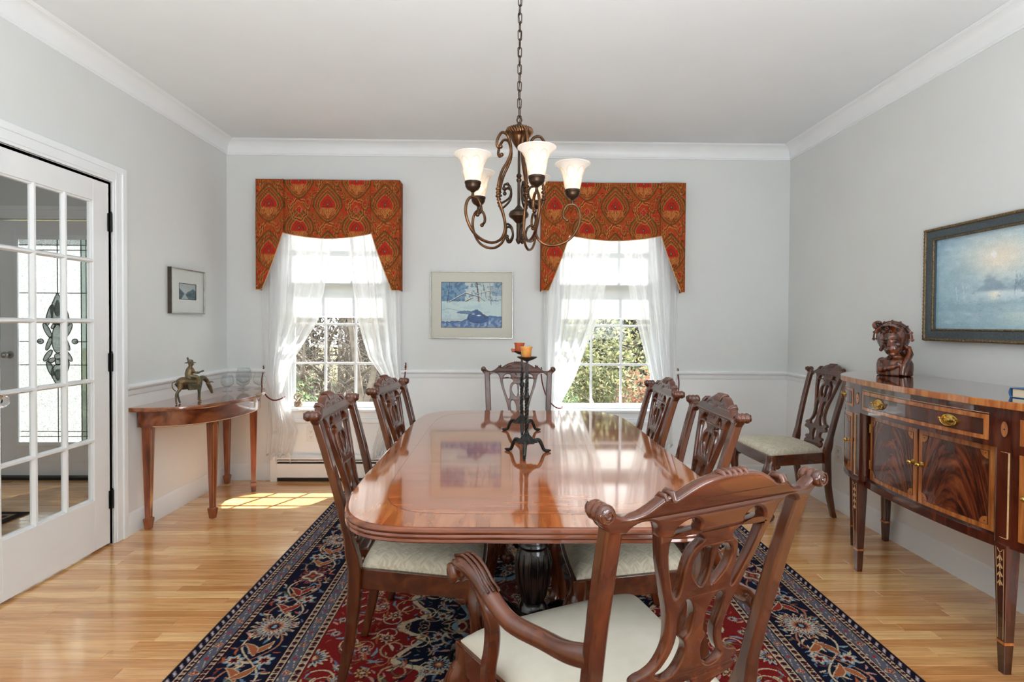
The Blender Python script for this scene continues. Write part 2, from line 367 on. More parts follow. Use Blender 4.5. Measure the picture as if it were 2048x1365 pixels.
def damask(name, c1, c2):
    m, n, l = newmat(name); p = prin(n, c1, 0.8, 0, 0, 0.2)
    t = N(n, 'TexCoord'); mp = N(n, 'Mapping'); mp.inputs['Rotation'].default_value = (0, 0, PI/4); mp.inputs['Scale'].default_value = (30, 30, 30)
    l.new(t.outputs['Object'], mp.inputs[0]); out = []
    for sc, ro in (((0.35, 3.0, 1), 0), ((3.0, 0.35, 1), 0)):
        m2 = N(n, 'Mapping'); m2.inputs['Scale'].default_value = sc; l.new(mp.outputs[0], m2.inputs[0]); vz = N(n, 'TexNoise'); vz.inputs['Scale'].default_value = 1.5; vz.inputs['Detail'].default_value = 1; l.new(m2.outputs[0], vz.inputs['Vector']); out.append(vz.outputs[0])
    ck = N(n, 'TexChecker'); ck.inputs['Scale'].default_value = 1.0; l.new(mp.outputs[0], ck.inputs['Vector'])
    mx = N(n, 'Mix', data_type='FLOAT'); l.new(ck.outputs['Fac'], mx.inputs[0]); l.new(out[0], mx.inputs[2]); l.new(out[1], mx.inputs[3])
    r = N(n, 'ValToRGB'); r.color_ramp.elements[0].position = 0.38; r.color_ramp.elements[0].color = c1; r.color_ramp.elements[1].position = 0.62; r.color_ramp.elements[1].color = c2
    l.new(mx.outputs[0], r.inputs[0]); l.new(r.outputs[0], p.inputs['Base Color'])
    b = N(n, 'Bump'); b.inputs['Strength'].default_value = 0.15; b.inputs['Distance'].default_value = 0.001; l.new(mx.outputs[0], b.inputs['Height']); l.new(b.outputs[0], p.inputs['Normal'])
    finish(n, l, p.outputs[0]); return m
M['seat'] = damask('cream_damask', rgb(192,183,160), rgb(214,206,186))
M['seatplain'] = noisy('cream_plain', rgb(206,198,180), rgb(212,205,188), 30, 0.8, bump=0.1, bscale=500)

def flame(name):
    """flame mahogany veneer: nested plumes in UV-like object generated coordinates"""
    m, n, l = newmat(name); p = prin(n, (0.1,0.04,0.02,1), 0.18, 0, 0.8)
    a = N(n, 'Attribute', attribute_name='fuv'); sp = N(n, 'SeparateXYZ'); l.new(a.outputs['Vector'], sp.inputs[0])
    # u in -1..1, v in 0..1 : plume coordinate w = v - 0.9*u^2 (curving) ; bands by noise of w
    sq = N(n, 'Math', operation='MULTIPLY'); l.new(sp.outputs[0], sq.inputs[0]); l.new(sp.outputs[0], sq.inputs[1])
    k = N(n, 'Math', operation='MULTIPLY'); l.new(sq.outputs[0], k.inputs[0]); k.inputs[1].default_value = -1.15
    ad = N(n, 'Math', operation='ADD'); l.new(sp.outputs[1], ad.inputs[0]); l.new(k.outputs[0], ad.inputs[1])
    cb = N(n, 'CombineXYZ'); l.new(ad.outputs[0], cb.inputs[0]); 
    us = N(n, 'Math', operation='MULTIPLY'); l.new(sp.outputs[0], us.inputs[0]); us.inputs[1].default_value = 0.35; l.new(us.outputs[0], cb.inputs[1])
    nz = N(n, 'TexNoise'); nz.inputs['Scale'].default_value = 5.5; nz.inputs['Detail'].default_value = 9; nz.inputs['Roughness'].default_value = 0.62; nz.inputs['Distortion'].default_value = 0.5
    l.new(cb.outputs[0], nz.inputs['Vector'])
    r = N(n, 'ValToRGB'); e = r.color_ramp.elements; e[0].position = 0.36; e[0].color = rgb(30,12,8); e[1].position = 0.68; e[1].color = rgb(150,78,42); q = e.new(0.5); q.color = rgb(92,38,20)
    l.new(nz.outputs[0], r.inputs[0]); l.new(r.outputs[0], p.inputs['Base Color']); finish(n, l, p.outputs[0]); return m
M['flame'] = flame('flame_mahogany')
def grid_color(name, P, colr, mat, parent=None, solid=0, smooth=True):
    """P: (rows, cols, 3) positions, colr: (rows, cols, 3) sRGB 0..255 design colours per vertex"""
    h, w_ = P.shape[:2]; me = bpy.data.meshes.new(name)
    idx = np.arange(h*w_).reshape(h, w_)
    q = np.stack([idx[:-1,:-1], idx[:-1,1:], idx[1:,1:], idx[1:,:-1]], -1).reshape(-1, 4)
    me.vertices.add(h*w_); me.vertices.foreach_set('co', P.reshape(-1).astype(np.float32))
    me.loops.add(q.size); me.loops.foreach_set('vertex_index', q.reshape(-1).astype(np.int32))
    me.polygons.add(len(q)); me.polygons.foreach_set('loop_start', np.arange(0, q.size, 4, dtype=np.int32))
    me.polygons.foreach_set('use_smooth', np.ones(len(q), dtype=bool) if smooth else np.zeros(len(q), dtype=bool))
    me.update(calc_edges=True)
    a = me.color_attributes.new('col', 'FLOAT_COLOR', 'POINT'); c = np.ones((h*w_, 4), np.float32); c[:, :3] = s2l(np.clip(colr, 0, 255).reshape(-1, 3))
    a.data.foreach_set('color', c.reshape(-1)); me.materials.append(mat)
    return link(name, me, parent, solid=solid)
M['rug'] = attrmat('rug_pile', 0.95, 0.5, 700, 0.05)
M['paisley'] = attrmat('paisley_weave', 0.85, 0.4, 900, 0.1)
M['paint'] = attrmat('painted_surface', 0.35, 0.2, 300, 0.4)
M['leaf'] = attrmat('leaves', 0.7, 0, 3, 0.2, two=True)

M['ridge'] = sheer('pressed_glass_ridge', 0.05, (0.86,0.72,0.58,1), 0.5)

M['jewel'] = thin_glass('bevelled_jewel_glass', (0.60,0.63,0.61,1), 5.0, 0.5, (0.40,0.42,0.41,1))
# ------------------------------------------------------------------ room shell
def wall_along_x(x0, x1, y0, y1, z1, opens):
    b = MB(); xs = x0
    for a, c, zb, zt in sorted(opens):
        b.box(xs, a, y0, y1, 0, z1)
        if zb > 0: b.box(a, c, y0, y1, 0, zb)
        if zt < z1: b.box(a, c, y0, y1, zt, z1)
        xs = c
    b.box(xs, x1, y0, y1, 0, z1); return b
def wall_along_y(y0, y1, x0, x1, z1, opens):
    b = MB(); ys = y0
    for a, c, zb, zt in sorted(opens):
        b.box(x0, x1, ys, a, 0, z1)
        if zb > 0: b.box(x0, x1, a, c, 0, zb)
        if zt < z1: b.box(x0, x1, a, c, zt, z1)
        ys = c
    b.box(x0, x1, ys, y1, 0, z1); return b
FX = -5.3                                            # far side of the foyer
WIN = [(-1.715, -0.905), (0.425, 1.235)]
WZ0, WZ1 = 0.565, 2.25
FD = (-3.98, -3.055)                                 # front door opening
DY0, DY1, DZ = 2.285, 3.10, 2.02                     # french door opening in the left wall
back = wall_along_x(FX, XR+0.14, YB, YB+0.16, ZC, [(FD[0], FD[1], 0, 2.05)] + [(a, b, WZ0, WZ1) for a, b in WIN]).build('wall_back', M['wall'])
struct(back, 'off-white painted wall with two windows above the chair rail', 'wall')
left = wall_along_y(YN, YB, XL-0.12, XL, ZC, [(DY0, DY1, 0, DZ)]).build('wall_left', M['wall'])
struct(left, 'off-white wall with the glazed door and the small framed print', 'wall')
right = MB().box(XR, XR+0.14, YN, YB, 0, ZC).build('wall_right', M['wall'])
struct(right, 'off-white wall behind the sideboard and gilt-framed painting', 'wall')
# rear wall behind the photographer
rear = wall_along_x(FX, XR+0.14, YN-0.14, YN, ZC, []).build('wall_rear', M['wall'])
struct(rear, 'off-white wall behind the photographer', 'wall')
fw = MB().box(FX-0.12, FX, YN-0.14, YB+0.16, 0, ZC).build('wall_foyer', M['wall']); struct(fw, 'pale side wall of the entrance hall beyond the glazed door', 'wall')
ce = MB().box(FX-0.12, XR+0.14, YN-0.14, YB+0.16, ZC, ZC+0.12).build('ceiling', M['ceil']); struct(ce, 'flat white ceiling', 'ceiling')
fl = MB().box(FX-0.12, XR+0.14, YN-0.14, YB+0.16, -0.12, -0.006).build('floor', M['slot']); struct(fl, 'honey-coloured oak strip floor', 'floor')

def oak(name, attr):
    m, n, l = newmat(name); p = prin(n, (1,1,1,1), 0.2, 0, 0.85, 0.5, 0.09)
    t = N(n, 'TexCoord')
    if attr:
        a = N(n, 'Attribute', attribute_name='tint'); rnd = a.outputs['Fac']
    else:
        oi = N(n, 'ObjectInfo'); rnd = oi.outputs['Random']
    mu = N(n, 'Math', operation='MULTIPLY'); mu.inputs[1].default_value = 37; l.new(rnd, mu.inputs[0])
    cb = N(n, 'CombineXYZ'); l.new(mu.outputs[0], cb.inputs[0]); l.new(mu.outputs[0], cb.inputs[1])
    va = N(n, 'VectorMath', operation='ADD'); l.new(t.outputs['Object'], va.inputs[0]); l.new(cb.outputs[0], va.inputs[1])
    mp = N(n, 'Mapping'); mp.inputs['Scale'].default_value = (2.2, 34, 10); l.new(va.outputs[0], mp.inputs[0])
    nz = N(n, 'TexNoise'); nz.inputs['Scale'].default_value = 1.3; nz.inputs['Detail'].default_value = 7; nz.inputs['Distortion'].default_value = 1.2; l.new(mp.outputs[0], nz.inputs['Vector'])
    g = N(n, 'ValToRGB'); g.color_ramp.elements[0].position = 0.3; g.color_ramp.elements[0].color = (0.70,0.64,0.58,1); g.color_ramp.elements[1].position = 0.62; g.color_ramp.elements[1].color = (1,1,1,1); l.new(nz.outputs[0], g.inputs[0])
    r = N(n, 'ValToRGB'); e = r.color_ramp.elements; e[0].position = 0; e[0].color = rgb(208,146,88); e[1].position = 1; e[1].color = rgb(244,198,138)
    for pos, c in ((0.3, (230,176,116)), (0.6, (216,156,98)), (0.85, (238,188,126))):
        k = e.new(pos); k.color = rgb(*c)
    l.new(rnd, r.inputs[0])
    mx = N(n, 'Mix', data_type='RGBA', blend_type='MULTIPLY'); mx.inputs[0].default_value = 1; l.new(r.outputs[0], mx.inputs[6]); l.new(g.outputs[0], mx.inputs[7]); l.new(mx.outputs[2], p.inputs['Base Color'])
    b = N(n, 'Bump'); b.inputs['Strength'].default_value = 0.05; b.inputs['Distance'].default_value = 0.001; l.new(nz.outputs[0], b.inputs['Height']); l.new(b.outputs[0], p.inputs['Normal'])
    n3 = N(n, 'TexNoise'); n3.inputs['Scale'].default_value = 5; l.new(t.outputs['Object'], n3.inputs['Vector']); b2 = N(n, 'Bump'); b2.inputs['Strength'].default_value = 0.03; b2.inputs['Distance'].default_value = 0.01
    l.new(n3.outputs[0], b2.inputs['Height']); l.new(b2.outputs[0], p.inputs['Coat Normal'])
    finish(n, l, p.outputs[0]); return m
OAK1 = oak('oak_plank', False); OAK2 = oak('oak_plank_far', True)
PW = 0.057
def plank_geo(L, x=0, y=0):
    g = 0.0005; c = 0.0012
    def ring(i, z): return [(x+i, y+i, z), (x+L-i, y+i, z), (x+L-i, y+PW-i, z), (x+i, y+PW-i, z)]
    return [ring(g, -0.006), ring(g, -c), ring(g+c*0.8, 0)]
LENS = [0.38, 0.5, 0.62, 0.74, 0.88, 1.02, 1.2]
pm = {}
for L in LENS:
    b = MB().loft(plank_geo(L)); me = bpy.data.meshes.new('plank'); me.from_pydata(b.v, [], b.f); me.materials.append(OAK1); pm[L] = me
rng = random.Random(3)
near, far = [], []
RUG = (-1.172, 1.482, 0.30, 4.17)
y = YB; 
while y > YN:
    y -= PW
    x = FX - rng.random()*0.8
    while x < XR:
        L = rng.choice(LENS); x1 = x+L
        covered = x > RUG[0]+0.05 and x1 < RUG[1]-0.05 and y > RUG[2]+0.05 and y+PW < RUG[3]-0.05
        if not covered:
            cx = min(max(0.0, x), x1); yy = y
            inview = yy > 1.65 and x/yy < 1.02 and x1/yy > -1.02 and (x > XL-0.05 or (x1/yy > -1.0 and yy > 1.9))
            onwall = x < XL < x1
            if inview and x >= XL-0.02 and x1 <= XR+0.3: near.append((yy, x, L))
            else: far.append((yy, x, L))
        x = x1
near.sort()
for yy, x, L in near[300:]: far.append((yy, x, L))
for yy, x, L in near[:300]:
    o = bpy.data.objects.new('plank', pm[L]); COL.objects.link(o); o.parent = fl; o.location = (x, yy, 0)
vs, fs, ti = [], [], []
for yy, x, L in far:
    b = MB().loft(plank_geo(L, x, yy)); n0 = len(vs); vs += b.v; fs += [tuple(n0+i for i in q) for q in b.f]; ti += [rng.random()]*len(b.f)
me = bpy.data.meshes.new('distant_planks'); me.from_pydata(vs, [], fs); a = me.attributes.new('tint', 'FLOAT', 'FACE'); a.data.foreach_set('value', ti); me.materials.append(OAK2)
o = bpy.data.objects.new('distant_planks', me); COL.objects.link(o); o.parent = fl; o['kind'] = 'stuff'

# wainscot, chair rail, baseboard, crown: profiles (depth from wall, z)
BASE = [(0,0),(0.016,0),(0.016,0.098),(0.013,0.104),(0.013,0.112),(0.008,0.122),(0.005,0.128),(0,0.13)]
RAIL = [(0,0.812),(0.006,0.814),(0.010,0.822),(0.010,0.846),(0.016,0.850),(0.024,0.856),(0.028,0.866),(0.026,0.876),(0.018,0.880),(0,0.882)]
c_, d_ = 0.088, 0.1045
CROWN = [(0, ZC-d_-0.004),(0.008, ZC-d_-0.003),(0.008, ZC-d_+0.006),(0.014, ZC-d_+0.009)]
for k in range(9):
    a = k/8*PI/2; CROWN.append((0.014+(c_-0.026)*(1-math.cos(a)), ZC-d_+0.009+(d_-0.022)*math.sin(a)))
CROWN += [(c_-0.010, ZC-0.010),(c_-0.004, ZC-0.008),(c_, ZC-0.001),(0, ZC)]
def mould(name, prof, wall, a, b, ma, mb, mat, label, cat, closed_wall=None):
    """prof swept along a wall from a to b; ma/mb = +1 mitre inside corner, 0 square"""
    r0, r1 = [], []
    for d, z in prof:
        if wall == 'back': r0.append((a+ma*d, YB-d, z)); r1.append((b-mb*d, YB-d, z))
        if wall == 'left': r0.append((XL+d, a+ma*d, z)); r1.append((XL+d, b-mb*d, z))
        if wall == 'right': r0.append((XR-d, a+ma*d, z)); r1.append((XR-d, b-mb*d, z))
        if wall == 'foyer': r0.append((a+ma*d, YB-d, z)); r1.append((b-mb*d, YB-d, z))
    o = recalc(MB().loft([r0, r1]).build(name, mat, smooth=30)); struct(o, label, cat); return o
mould('baseboard_back', BASE, 'back', 1.22, XR, 0, 1, M['trim'], 'white moulded baseboard under the window wall', 'baseboard')
mould('baseboard_corner', BASE, 'back', XL, -1.83, 1, 0, M['trim'], 'white moulded baseboard in the corner by the console table', 'baseboard')
mould('baseboard_left', BASE, 'left', DY1+0.10, YB, 0, 1, M['trim'], 'white moulded baseboard behind the console table', 'baseboard')
mould('baseboard_right', BASE, 'right', YN, YB, 0, 1, M['trim'], 'white moulded baseboard behind the sideboard', 'baseboard')
gaps = [XL, -1.80, -0.82, 0.34, 1.32, XR]
mould('trim_1', RAIL, 'back', XL, -1.81, 1, 0, M['trim'], 'white chair rail left of the left window', 'chair rail')
mould('trim_2', RAIL, 'back', -0.815, 0.335, 0, 0, M['trim'], 'white chair rail between the windows', 'chair rail')
mould('trim_3', RAIL, 'back', 1.325, XR, 0, 1, M['trim'], 'white chair rail right of the right window', 'chair rail')
mould('trim_4', RAIL, 'left', DY1+0.10, YB, 0, 1, M['trim'], 'white chair rail on the left wall above the console', 'chair rail')
mould('trim_5', RAIL, 'right', YN, YB, 0, 1, M['trim'], 'white chair rail on the right wall behind the sideboard', 'chair rail')
mould('trim_6', CROWN, 'back', XL, XR, 1, 1, M['trim'], 'white cove crown moulding over the window wall', 'crown moulding')
mould('trim_7', CROWN, 'left', YN, YB, 0, 1, M['trim'], 'white cove crown moulding along the left wall', 'crown moulding')
mould('trim_8', CROWN, 'right', YN, YB, 0, 1, M['trim'], 'white cove crown moulding along the right wall', 'crown moulding')
# wainscot panels (paint below the rail is whiter; lower-wall brightness also put into its colour)
b = MB(); xs = [XL, WIN[0][0]-0.09, WIN[0][1]+0.09, WIN[1][0]-0.09, WIN[1][1]+0.09, XR]
b.box(xs[0], xs[1], YB-0.003, YB+0.001, 0, 0.82).box(xs[2], xs[3], YB-0.003, YB+0.001, 0, 0.82).box(xs[4], xs[5], YB-0.003, YB+0.001, 0, 0.82)
b.box(xs[1], xs[2], YB-0.003, YB+0.001, 0, 0.56).box(xs[3], xs[4], YB-0.003, YB+0.001, 0, 0.56)
b.build('wainscot', M['wains'], back)
MB().box(XL-0.001, XL+0.003, DY1+0.09, YB, 0, 0.82).build('wainscot', M['wains'], left)
MB().box(XR-0.003, XR+0.001, YN, YB, 0, 0.82).build('wainscot', M['wains'], right)

# ------------------------------------------------------------------ windows
def casing_bars(b, x0, x1, z0, z1, w_, y1, y0):
    for k, (i, o_, d) in enumerate(((0, 0.018, 0.010), (0.014, w_-0.02, 0.016), (w_-0.026, w_, 0.022))):
        b.box(x0-o_, x0-i, y1-d, y0, z0, z1+o_); b.box(x1+i, x1+o_, y1-d, y0, z0, z1+o_); b.box(x0-i, x1+i, y1-d, y0, z1+i, z1+o_)
def window(num, x0, x1, label):
    t = empty('window_%d' % num, (0, 0, 0)); struct(t, label, 'window')
    b = MB(); casing_bars(b, x0, x1, WZ0, WZ1, 0.085, YB, YB+0.001); b.build('window_casing', M['trim'], t, bevel=0.002)
    b = MB(); j = 0.012
    b.box(x0, x0+j, YB, YB+0.15, WZ0, WZ1).box(x1-j, x1, YB, YB+0.15, WZ0, WZ1).box(x0, x1, YB, YB+0.15, WZ1-j, WZ1)
    b.box(x0+j, x0+j+0.012, YB+0.030, YB+0.040, WZ0, WZ1-j).box(x1-j-0.012, x1-j, YB+0.030, YB+0.040, WZ0, WZ1-j)
    b.build('window_jamb', M['trim'], t, bevel=0.0015)
    MB().box(x0-0.10, x1+0.10, YB-0.035, YB+0.001, 0.546, WZ0+0.002).box(x0, x1, YB, YB+0.06, 0.546, WZ0+0.002).build('window_stool', M['trim'], t, bevel=0.005, seg=3)
    MB().box(x0-0.085, x1+0.085, YB-0.014, YB+0.001, 0.462, 0.546).box(x0-0.085, x1+0.085, YB-0.019, YB+0.001, 0.456, 0.480).box(x0-0.085, x1+0.085, YB-0.017, YB+0.001, 0.49, 0.498).build('window_apron', M['trim'], t, bevel=0.002)
    MB().box(x0, x1, YB+0.06, YB+0.18, 0.535, 0.572).build('window_sill', M['trim'], t)
    gx0, gx1 = x0+0.043, x1-0.043; px = (gx1-gx0)/3
    def sash(name, y0, z0, z1, rb, rt, rows):
        b = MB(); xa, xb = x0+0.012, x1-0.012
        b.box(xa, gx0, y0, y0+0.026, z0, z1).box(gx1, xb, y0, y0+0.026, z0, z1)
        b.box(gx0, gx1, y0, y0+0.026, z0, z0+rb).box(gx0, gx1, y0, y0+0.026, z1-rt, z1)
        s = b.build(name, M['trim'], t, bevel=0.003)
        ga, gb = z0+rb, z1-rt; rz = (gb-ga)/rows
        m = MB()
        for k in (1, 2): m.box(gx0+k*px-0.009, gx0+k*px+0.009, y0+0.003, y0+0.023, ga, gb)
        for k in range(1, rows): m.box(gx0, gx1, y0+0.004, y0+0.022, ga+k*rz-0.009, ga+k*rz+0.009)
        m.build('muntin_grid', M['trim'], s, bevel=0.003)
        for r in range(rows):
            for k in range(3):
                g = MB().box(-px/2, px/2, -0.0015, 0.0015, -rz/2, rz/2)
                g.build('pane', M['glass'], s, loc=(gx0+(k+0.5)*px, y0+0.013, ga+(r+0.5)*rz))
        return s
    sash('lower_sash', YB+0.056, 0.568, 1.585, 0.040, 0.035, 3)
    sash('upper_sash', YB+0.084, 1.555, WZ1-0.010, 0.030, 0.045, 2)
    return t
window(1, *WIN[0], 'white double-hung window with muntins, left of the snowy picture')
window(2, *WIN[1], 'white double-hung window with muntins, right of the snowy picture')
for (x0, x1), where in zip(WIN, ('left', 'right')):
    t = empty('roller_shade', ((x0+x1)/2, YB+0.046, 1.29), 0, 'white translucent roller shade half lowered in the %s window' % where, 'shade', None)
    wd = (x1-x0)/2-0.016
    P = np.zeros((16, 20, 3)); 
    MB().box(-wd, wd, -0.0008, 0.0008, 0.012, 0.92).build('shade_cloth', M['shade'], t)
    MB().box(-wd, wd, -0.004, 0.004, 0, 0.016).build('hem_bar', M['hem'], t, bevel=0.002)
    MB().lathe([(0.017, -wd), (0.017, wd)], (0, 0, 0.925), 16, Matrix.Rotation(PI/2, 3, 'Y')).build('roller', M['shade'], t, smooth=40)

# ------------------------------------------------------------------ french door in the left wall (15 panes)
fd = empty('door_1', (0, 0, 0)); struct(fd, 'white fifteen-pane glazed door with black hinges and crystal knob', 'door')
xf, xb = XL-0.006, XL-0.041                     # room face and hall face of the leaf
ly0, ly1, lz0, lz1 = DY0+0.004, DY1-0.012, 0.012, DZ-0.012
gy0, gy1, gz0, gz1 = 2.426, 2.974, 0.285, 1.895
b = MB(); b.box(xb, xf, ly0, gy0, lz0, lz1).box(xb, xf, gy1, ly1, lz0, lz1).box(xb, xf, gy0, gy1, lz0, gz0).box(xb, xf, gy0, gy1, gz1, lz1)
leaf = b.build('door_leaf', M['door'], fd, bevel=0.002)
pw, ph = (gy1-gy0)/3, (gz1-gz0)/5
b = MB()
xm = XL-0.029
def bar(b, y0, y1, z0, z1, vert):
    # muntin with bevelled faces
    e0 = 0.0 if vert else 0.0006
    if vert:
        c = (y0+y1)/2
        b.loft([[(xm, y0, z), (xm+0.008, y0, z), (xf-0.003, c-0.006, z), (xf, c-0.005, z), (xf, c+0.005, z), (xf-0.003, c+0.006, z), (xm+0.008, y1, z), (xm, y1, z)] for z in (z0, z1)])
    else:
        c = (z0+z1)/2
        b.loft([[(xm, y, z0), (xm+0.008, y, z0), (xf-0.003-e0, y, c-0.006), (xf-e0, y, c-0.005), (xf-e0, y, c+0.005), (xf-0.003-e0, y, c+0.006), (xm+0.008, y, z1), (xm, y, z1)] for y in (y0, y1)])
for k in (1, 2): bar(b, gy0+k*pw-0.0125, gy0+k*pw+0.0125, gz0, gz1, True)
for k in range(1, 5): bar(b, gy0, gy1, gz0+k*ph-0.0125, gz0+k*ph+0.0125, False)
recalc(b.build('muntin_grid', M['door'], leaf))
b = MB()
for (a0, a1, c0, c1) in ((gy0-0.001, gy0+0.010, gz0, gz1), (gy1-0.010, gy1+0.001, gz0, gz1), (gy0, gy1, gz0-0.001, gz0+0.010), (gy0, gy1, gz1-0.010, gz1+0.001)):
    b.box(xb+0.006, xf-0.008, a0, a1, c0, c1)
b.build('glazing_bead', M['door'], leaf, bevel=0.003)
for r in range(5):
    for k in range(3):
        MB().box(-0.0015, 0.0015, -pw/2+0.004, pw/2-0.004, -ph/2+0.004, ph/2-0.004).build('pane', M['glass'], leaf, loc=(XL-0.021, gy0+(k+0.5)*pw, gz0+(r+0.5)*ph))
for z in (0.256, 1.021, 1.796):
    h = MB().box(XL-0.005, XL+0.001, DY1-0.024, DY1+0.004, z-0.05, z+0.05); h.lathe([(0.0065, -0.05), (0.0065, 0.05)], (XL+0.006, DY1-0.010, z), 12)
    h.lathe([(0.002, 0.05), (0.005, 0.052), (0.0045, 0.058), (0.001, 0.061)], (XL+0.006, DY1-0.010, z), 10)
    h.build('hinge', M['ironblack'], fd, smooth=40)
# crystal knob with brass rose
kn = MB().lathe([(0.026, 0), (0.026, 0.004), (0.018, 0.010), (0.010, 0.014), (0.010, 0.030)], (0, 0, 0), 20).map(lambda x, y, z: (XL-0.006+z, 2.378+x, 0.905+y)).build('door_knob', M['brass'], fd, smooth=40)
kg = MB().lathe([(0.010, 0.030), (0.022, 0.036), (0.029, 0.046), (0.029, 0.054), (0.022, 0.064), (0.008, 0.066)], (0, 0, 0), 10).map(lambda x, y, z: (XL-0.006+z, 2.378+x, 0.905+y)).build('crystal_knob', M['crystal'], kn)
b = MB().box(XL-0.115, XL, DY0-0.02, DY0, 0, DZ).box(XL-0.115, XL, DY1, DY1+0.02, 0, DZ+0.02).box(XL-0.115, XL, DY0-0.02, DY1+0.02, DZ, DZ+0.02)
b.box(XL-0.06, XL-0.045, DY0, DY0+0.012, 0, DZ).box(XL-0.06, XL-0.045, DY1-0.012, DY1, 0, DZ).box(XL-0.06, XL-0.045, DY0, DY1, DZ-0.012, DZ)
b.build('door_jamb', M['trim'], fd, bevel=0.002)
MB().box(XL-0.03, XL-0.012, 2.60, 2.64, DZ-0.014, DZ+0.002).build('ball_catch', M['ironblack'], fd)
b = MB()
for i, o_, d in ((0.004, 0.022, 0.010), (0.018, 0.070, 0.015), (0.062, 0.096, 0.024)):
    b.box(XL-0.001, XL+d, DY0-o_, DY0-i, 0, DZ+o_); b.box(XL-0.001, XL+d, DY1+i, DY1+o_, 0, DZ+o_); b.box(XL-0.001, XL+d, DY0-i, DY1+i, DZ+i, DZ+o_)
b.build('door_casing', M['trim'], fd, bevel=0.003)

# ------------------------------------------------------------------ front door seen through it, with leaded glass
f2 = empty('door_2', (0, 0, 0)); struct(f2, 'front door in the hall with a leaded and bevelled glass light', 'door')
gx0, gx1, gz0, gz1 = -3.835, -3.235, 0.285, 1.895; yf, yb2 = YB+0.03, YB+0.075
b = MB(); b.box(FD[0]+0.004, gx0-0.02, yf, yb2, 0.02, 2.04).box(gx1+0.02, FD[1]-0.004, yf, yb2, 0.02, 2.04).box(gx0-0.02, gx1+0.02, yf, yb2, 0.02, gz0-0.02).box(gx0-0.02, gx1+0.02, yf, yb2, gz1+0.02, 2.04)
dl = b.build('door_leaf', M['door'], f2, bevel=0.002)
b = MB(); b.box(gx0-0.028, gx0+0.004, yf-0.014, yf+0.004, gz0-0.028, gz1+0.028).box(gx1-0.004, gx1+0.028, yf-0.014, yf+0.004, gz0-0.028, gz1+0.028)
b.box(gx0, gx1, yf-0.014, yf+0.004, gz0-0.028, gz0+0.004).box(gx0, gx1, yf-0.014, yf+0.004, gz1-0.004, gz1+0.028)
b.build('glass_frame', M['trim'], dl, bevel=0.004)
b = MB(); yg = yf+0.012
# lead cames: pane rectangles
cx = (gx0+gx1)/2
lines_x = [gx0+0.075, gx0+0.115, gx1-0.115, gx1-0.075]; lines_z = [gz0+0.045, gz0+0.085, gz1-0.045, gz1-0.085]
xsx = [gx0]+lines_x+[gx1]
for i in range(5):
    for za, zb in ((gz0, lines_z[0]), (lines_z[0], lines_z[1]), (lines_z[1], 0.90), (0.90, 1.47), (1.47, lines_z[3]), (lines_z[3], lines_z[2]), (lines_z[2], gz1)):
        narrow = i in (1, 3)
        MB().box(xsx[i]+0.001, xsx[i+1]-0.001, yg-0.0015, yg+0.0015, za+0.001, zb-0.001).build('pane', M['bevelglass'] if narrow else M['frost'], dl)
led = MB()
def came(x0, z0, x1, z1, r=0.0035): led.tube([(x0, yg-0.003, z0), (x1, yg-0.003, z1)], r, 6)
for x in lines_x: came(x, gz0, x, gz1)
for z in lines_z+[0.90, 1.47]: came(gx0, z, gx1, z)
came(cx, gz0, cx, 0.73); came(cx, 1.47, cx, gz1); came(gx0, 1.085, cx-0.13, 1.085); came(cx+0.13, 1.085, gx1, 1.085)
def zf(z): return 1.085+(z-1.02)*(1.24 if z > 1.02 else 0.96)
def lead_loop(pts, r=0.0036): led.tube([(x, yg-0.004, z) for x, z in pts], r, 6, closed=True)
orn = MB()
def lens(px, pz, hw, hh, tip=0.0, rot=0.0):
    pts = []
    for k in range(20):
        a = 2*PI*k/20; x = hw*math.sin(a)*(1-0.45*tip*max(0, math.cos(a))**1.0*1.6 if tip > 0 else 1-0.45*abs(tip)*max(0, -math.cos(a))*1.6); z = -0+hh*math.cos(a)
        pts.append((px+1.08*(x*math.cos(rot)-z*math.sin(rot)), zf(pz+x*math.sin(rot)+z*math.cos(rot))))
    lead_loop(pts); m_ = [Vector((x, yg-0.003, z)) for x, z in pts]; c = Vector((px, yg-0.011, zf(pz))); inner = [c+(p-Vector((px, yg-0.003, zf(pz))))*0.72+Vector((0, 0.0, 0)) for p in m_]
    inner = [Vector((p.x, yg-0.009, p.z)) for p in inner]; orn.loft([m_, inner])
lens(cx, 1.235, 0.050, 0.095, 0.9); lens(cx, 1.03, 0.042, 0.105); lens(cx, 0.745, 0.050, 0.090, -0.9); lens(cx, 1.235, 0.022, 0.050, 0.9); lens(cx, 0.745, 0.022, 0.045, -0.9)
for s in (-1, 1):
    lens(cx+s*0.062, 1.190, 0.020, 0.070, 0, s*0.30); lens(cx+s*0.060, 0.800, 0.020, 0.065, 0, -s*0.30)
    lens(cx+s*0.080, 1.090, 0.018, 0.055, 0, -s*0.55); lens(cx+s*0.078, 0.905, 0.018, 0.055, 0, s*0.55)
    lens(cx+s*0.070, 1.000, 0.015, 0.055, 0, s*0.35); lens(cx+s*0.048, 0.865, 0.018, 0.030, 0, s*1.1)
    lens(cx+s*0.030, 1.150, 0.014, 0.030, 0, -s*0.8); lens(cx+s*0.032, 1.120, 0.012, 0.022, 0, s*0.8); lens(cx+s*0.135, 1.02, 0.022, 0.018, 0, 0)
lens(cx, 1.145, 0.018, 0.018); lens(cx, 0.900, 0.024, 0.024); lens(cx, 0.850, 0.018, 0.024)
recalc(orn.build('bevelled_ornament', M['jewel'], dl)); led.build('lead_came', M['darkframe'], dl)
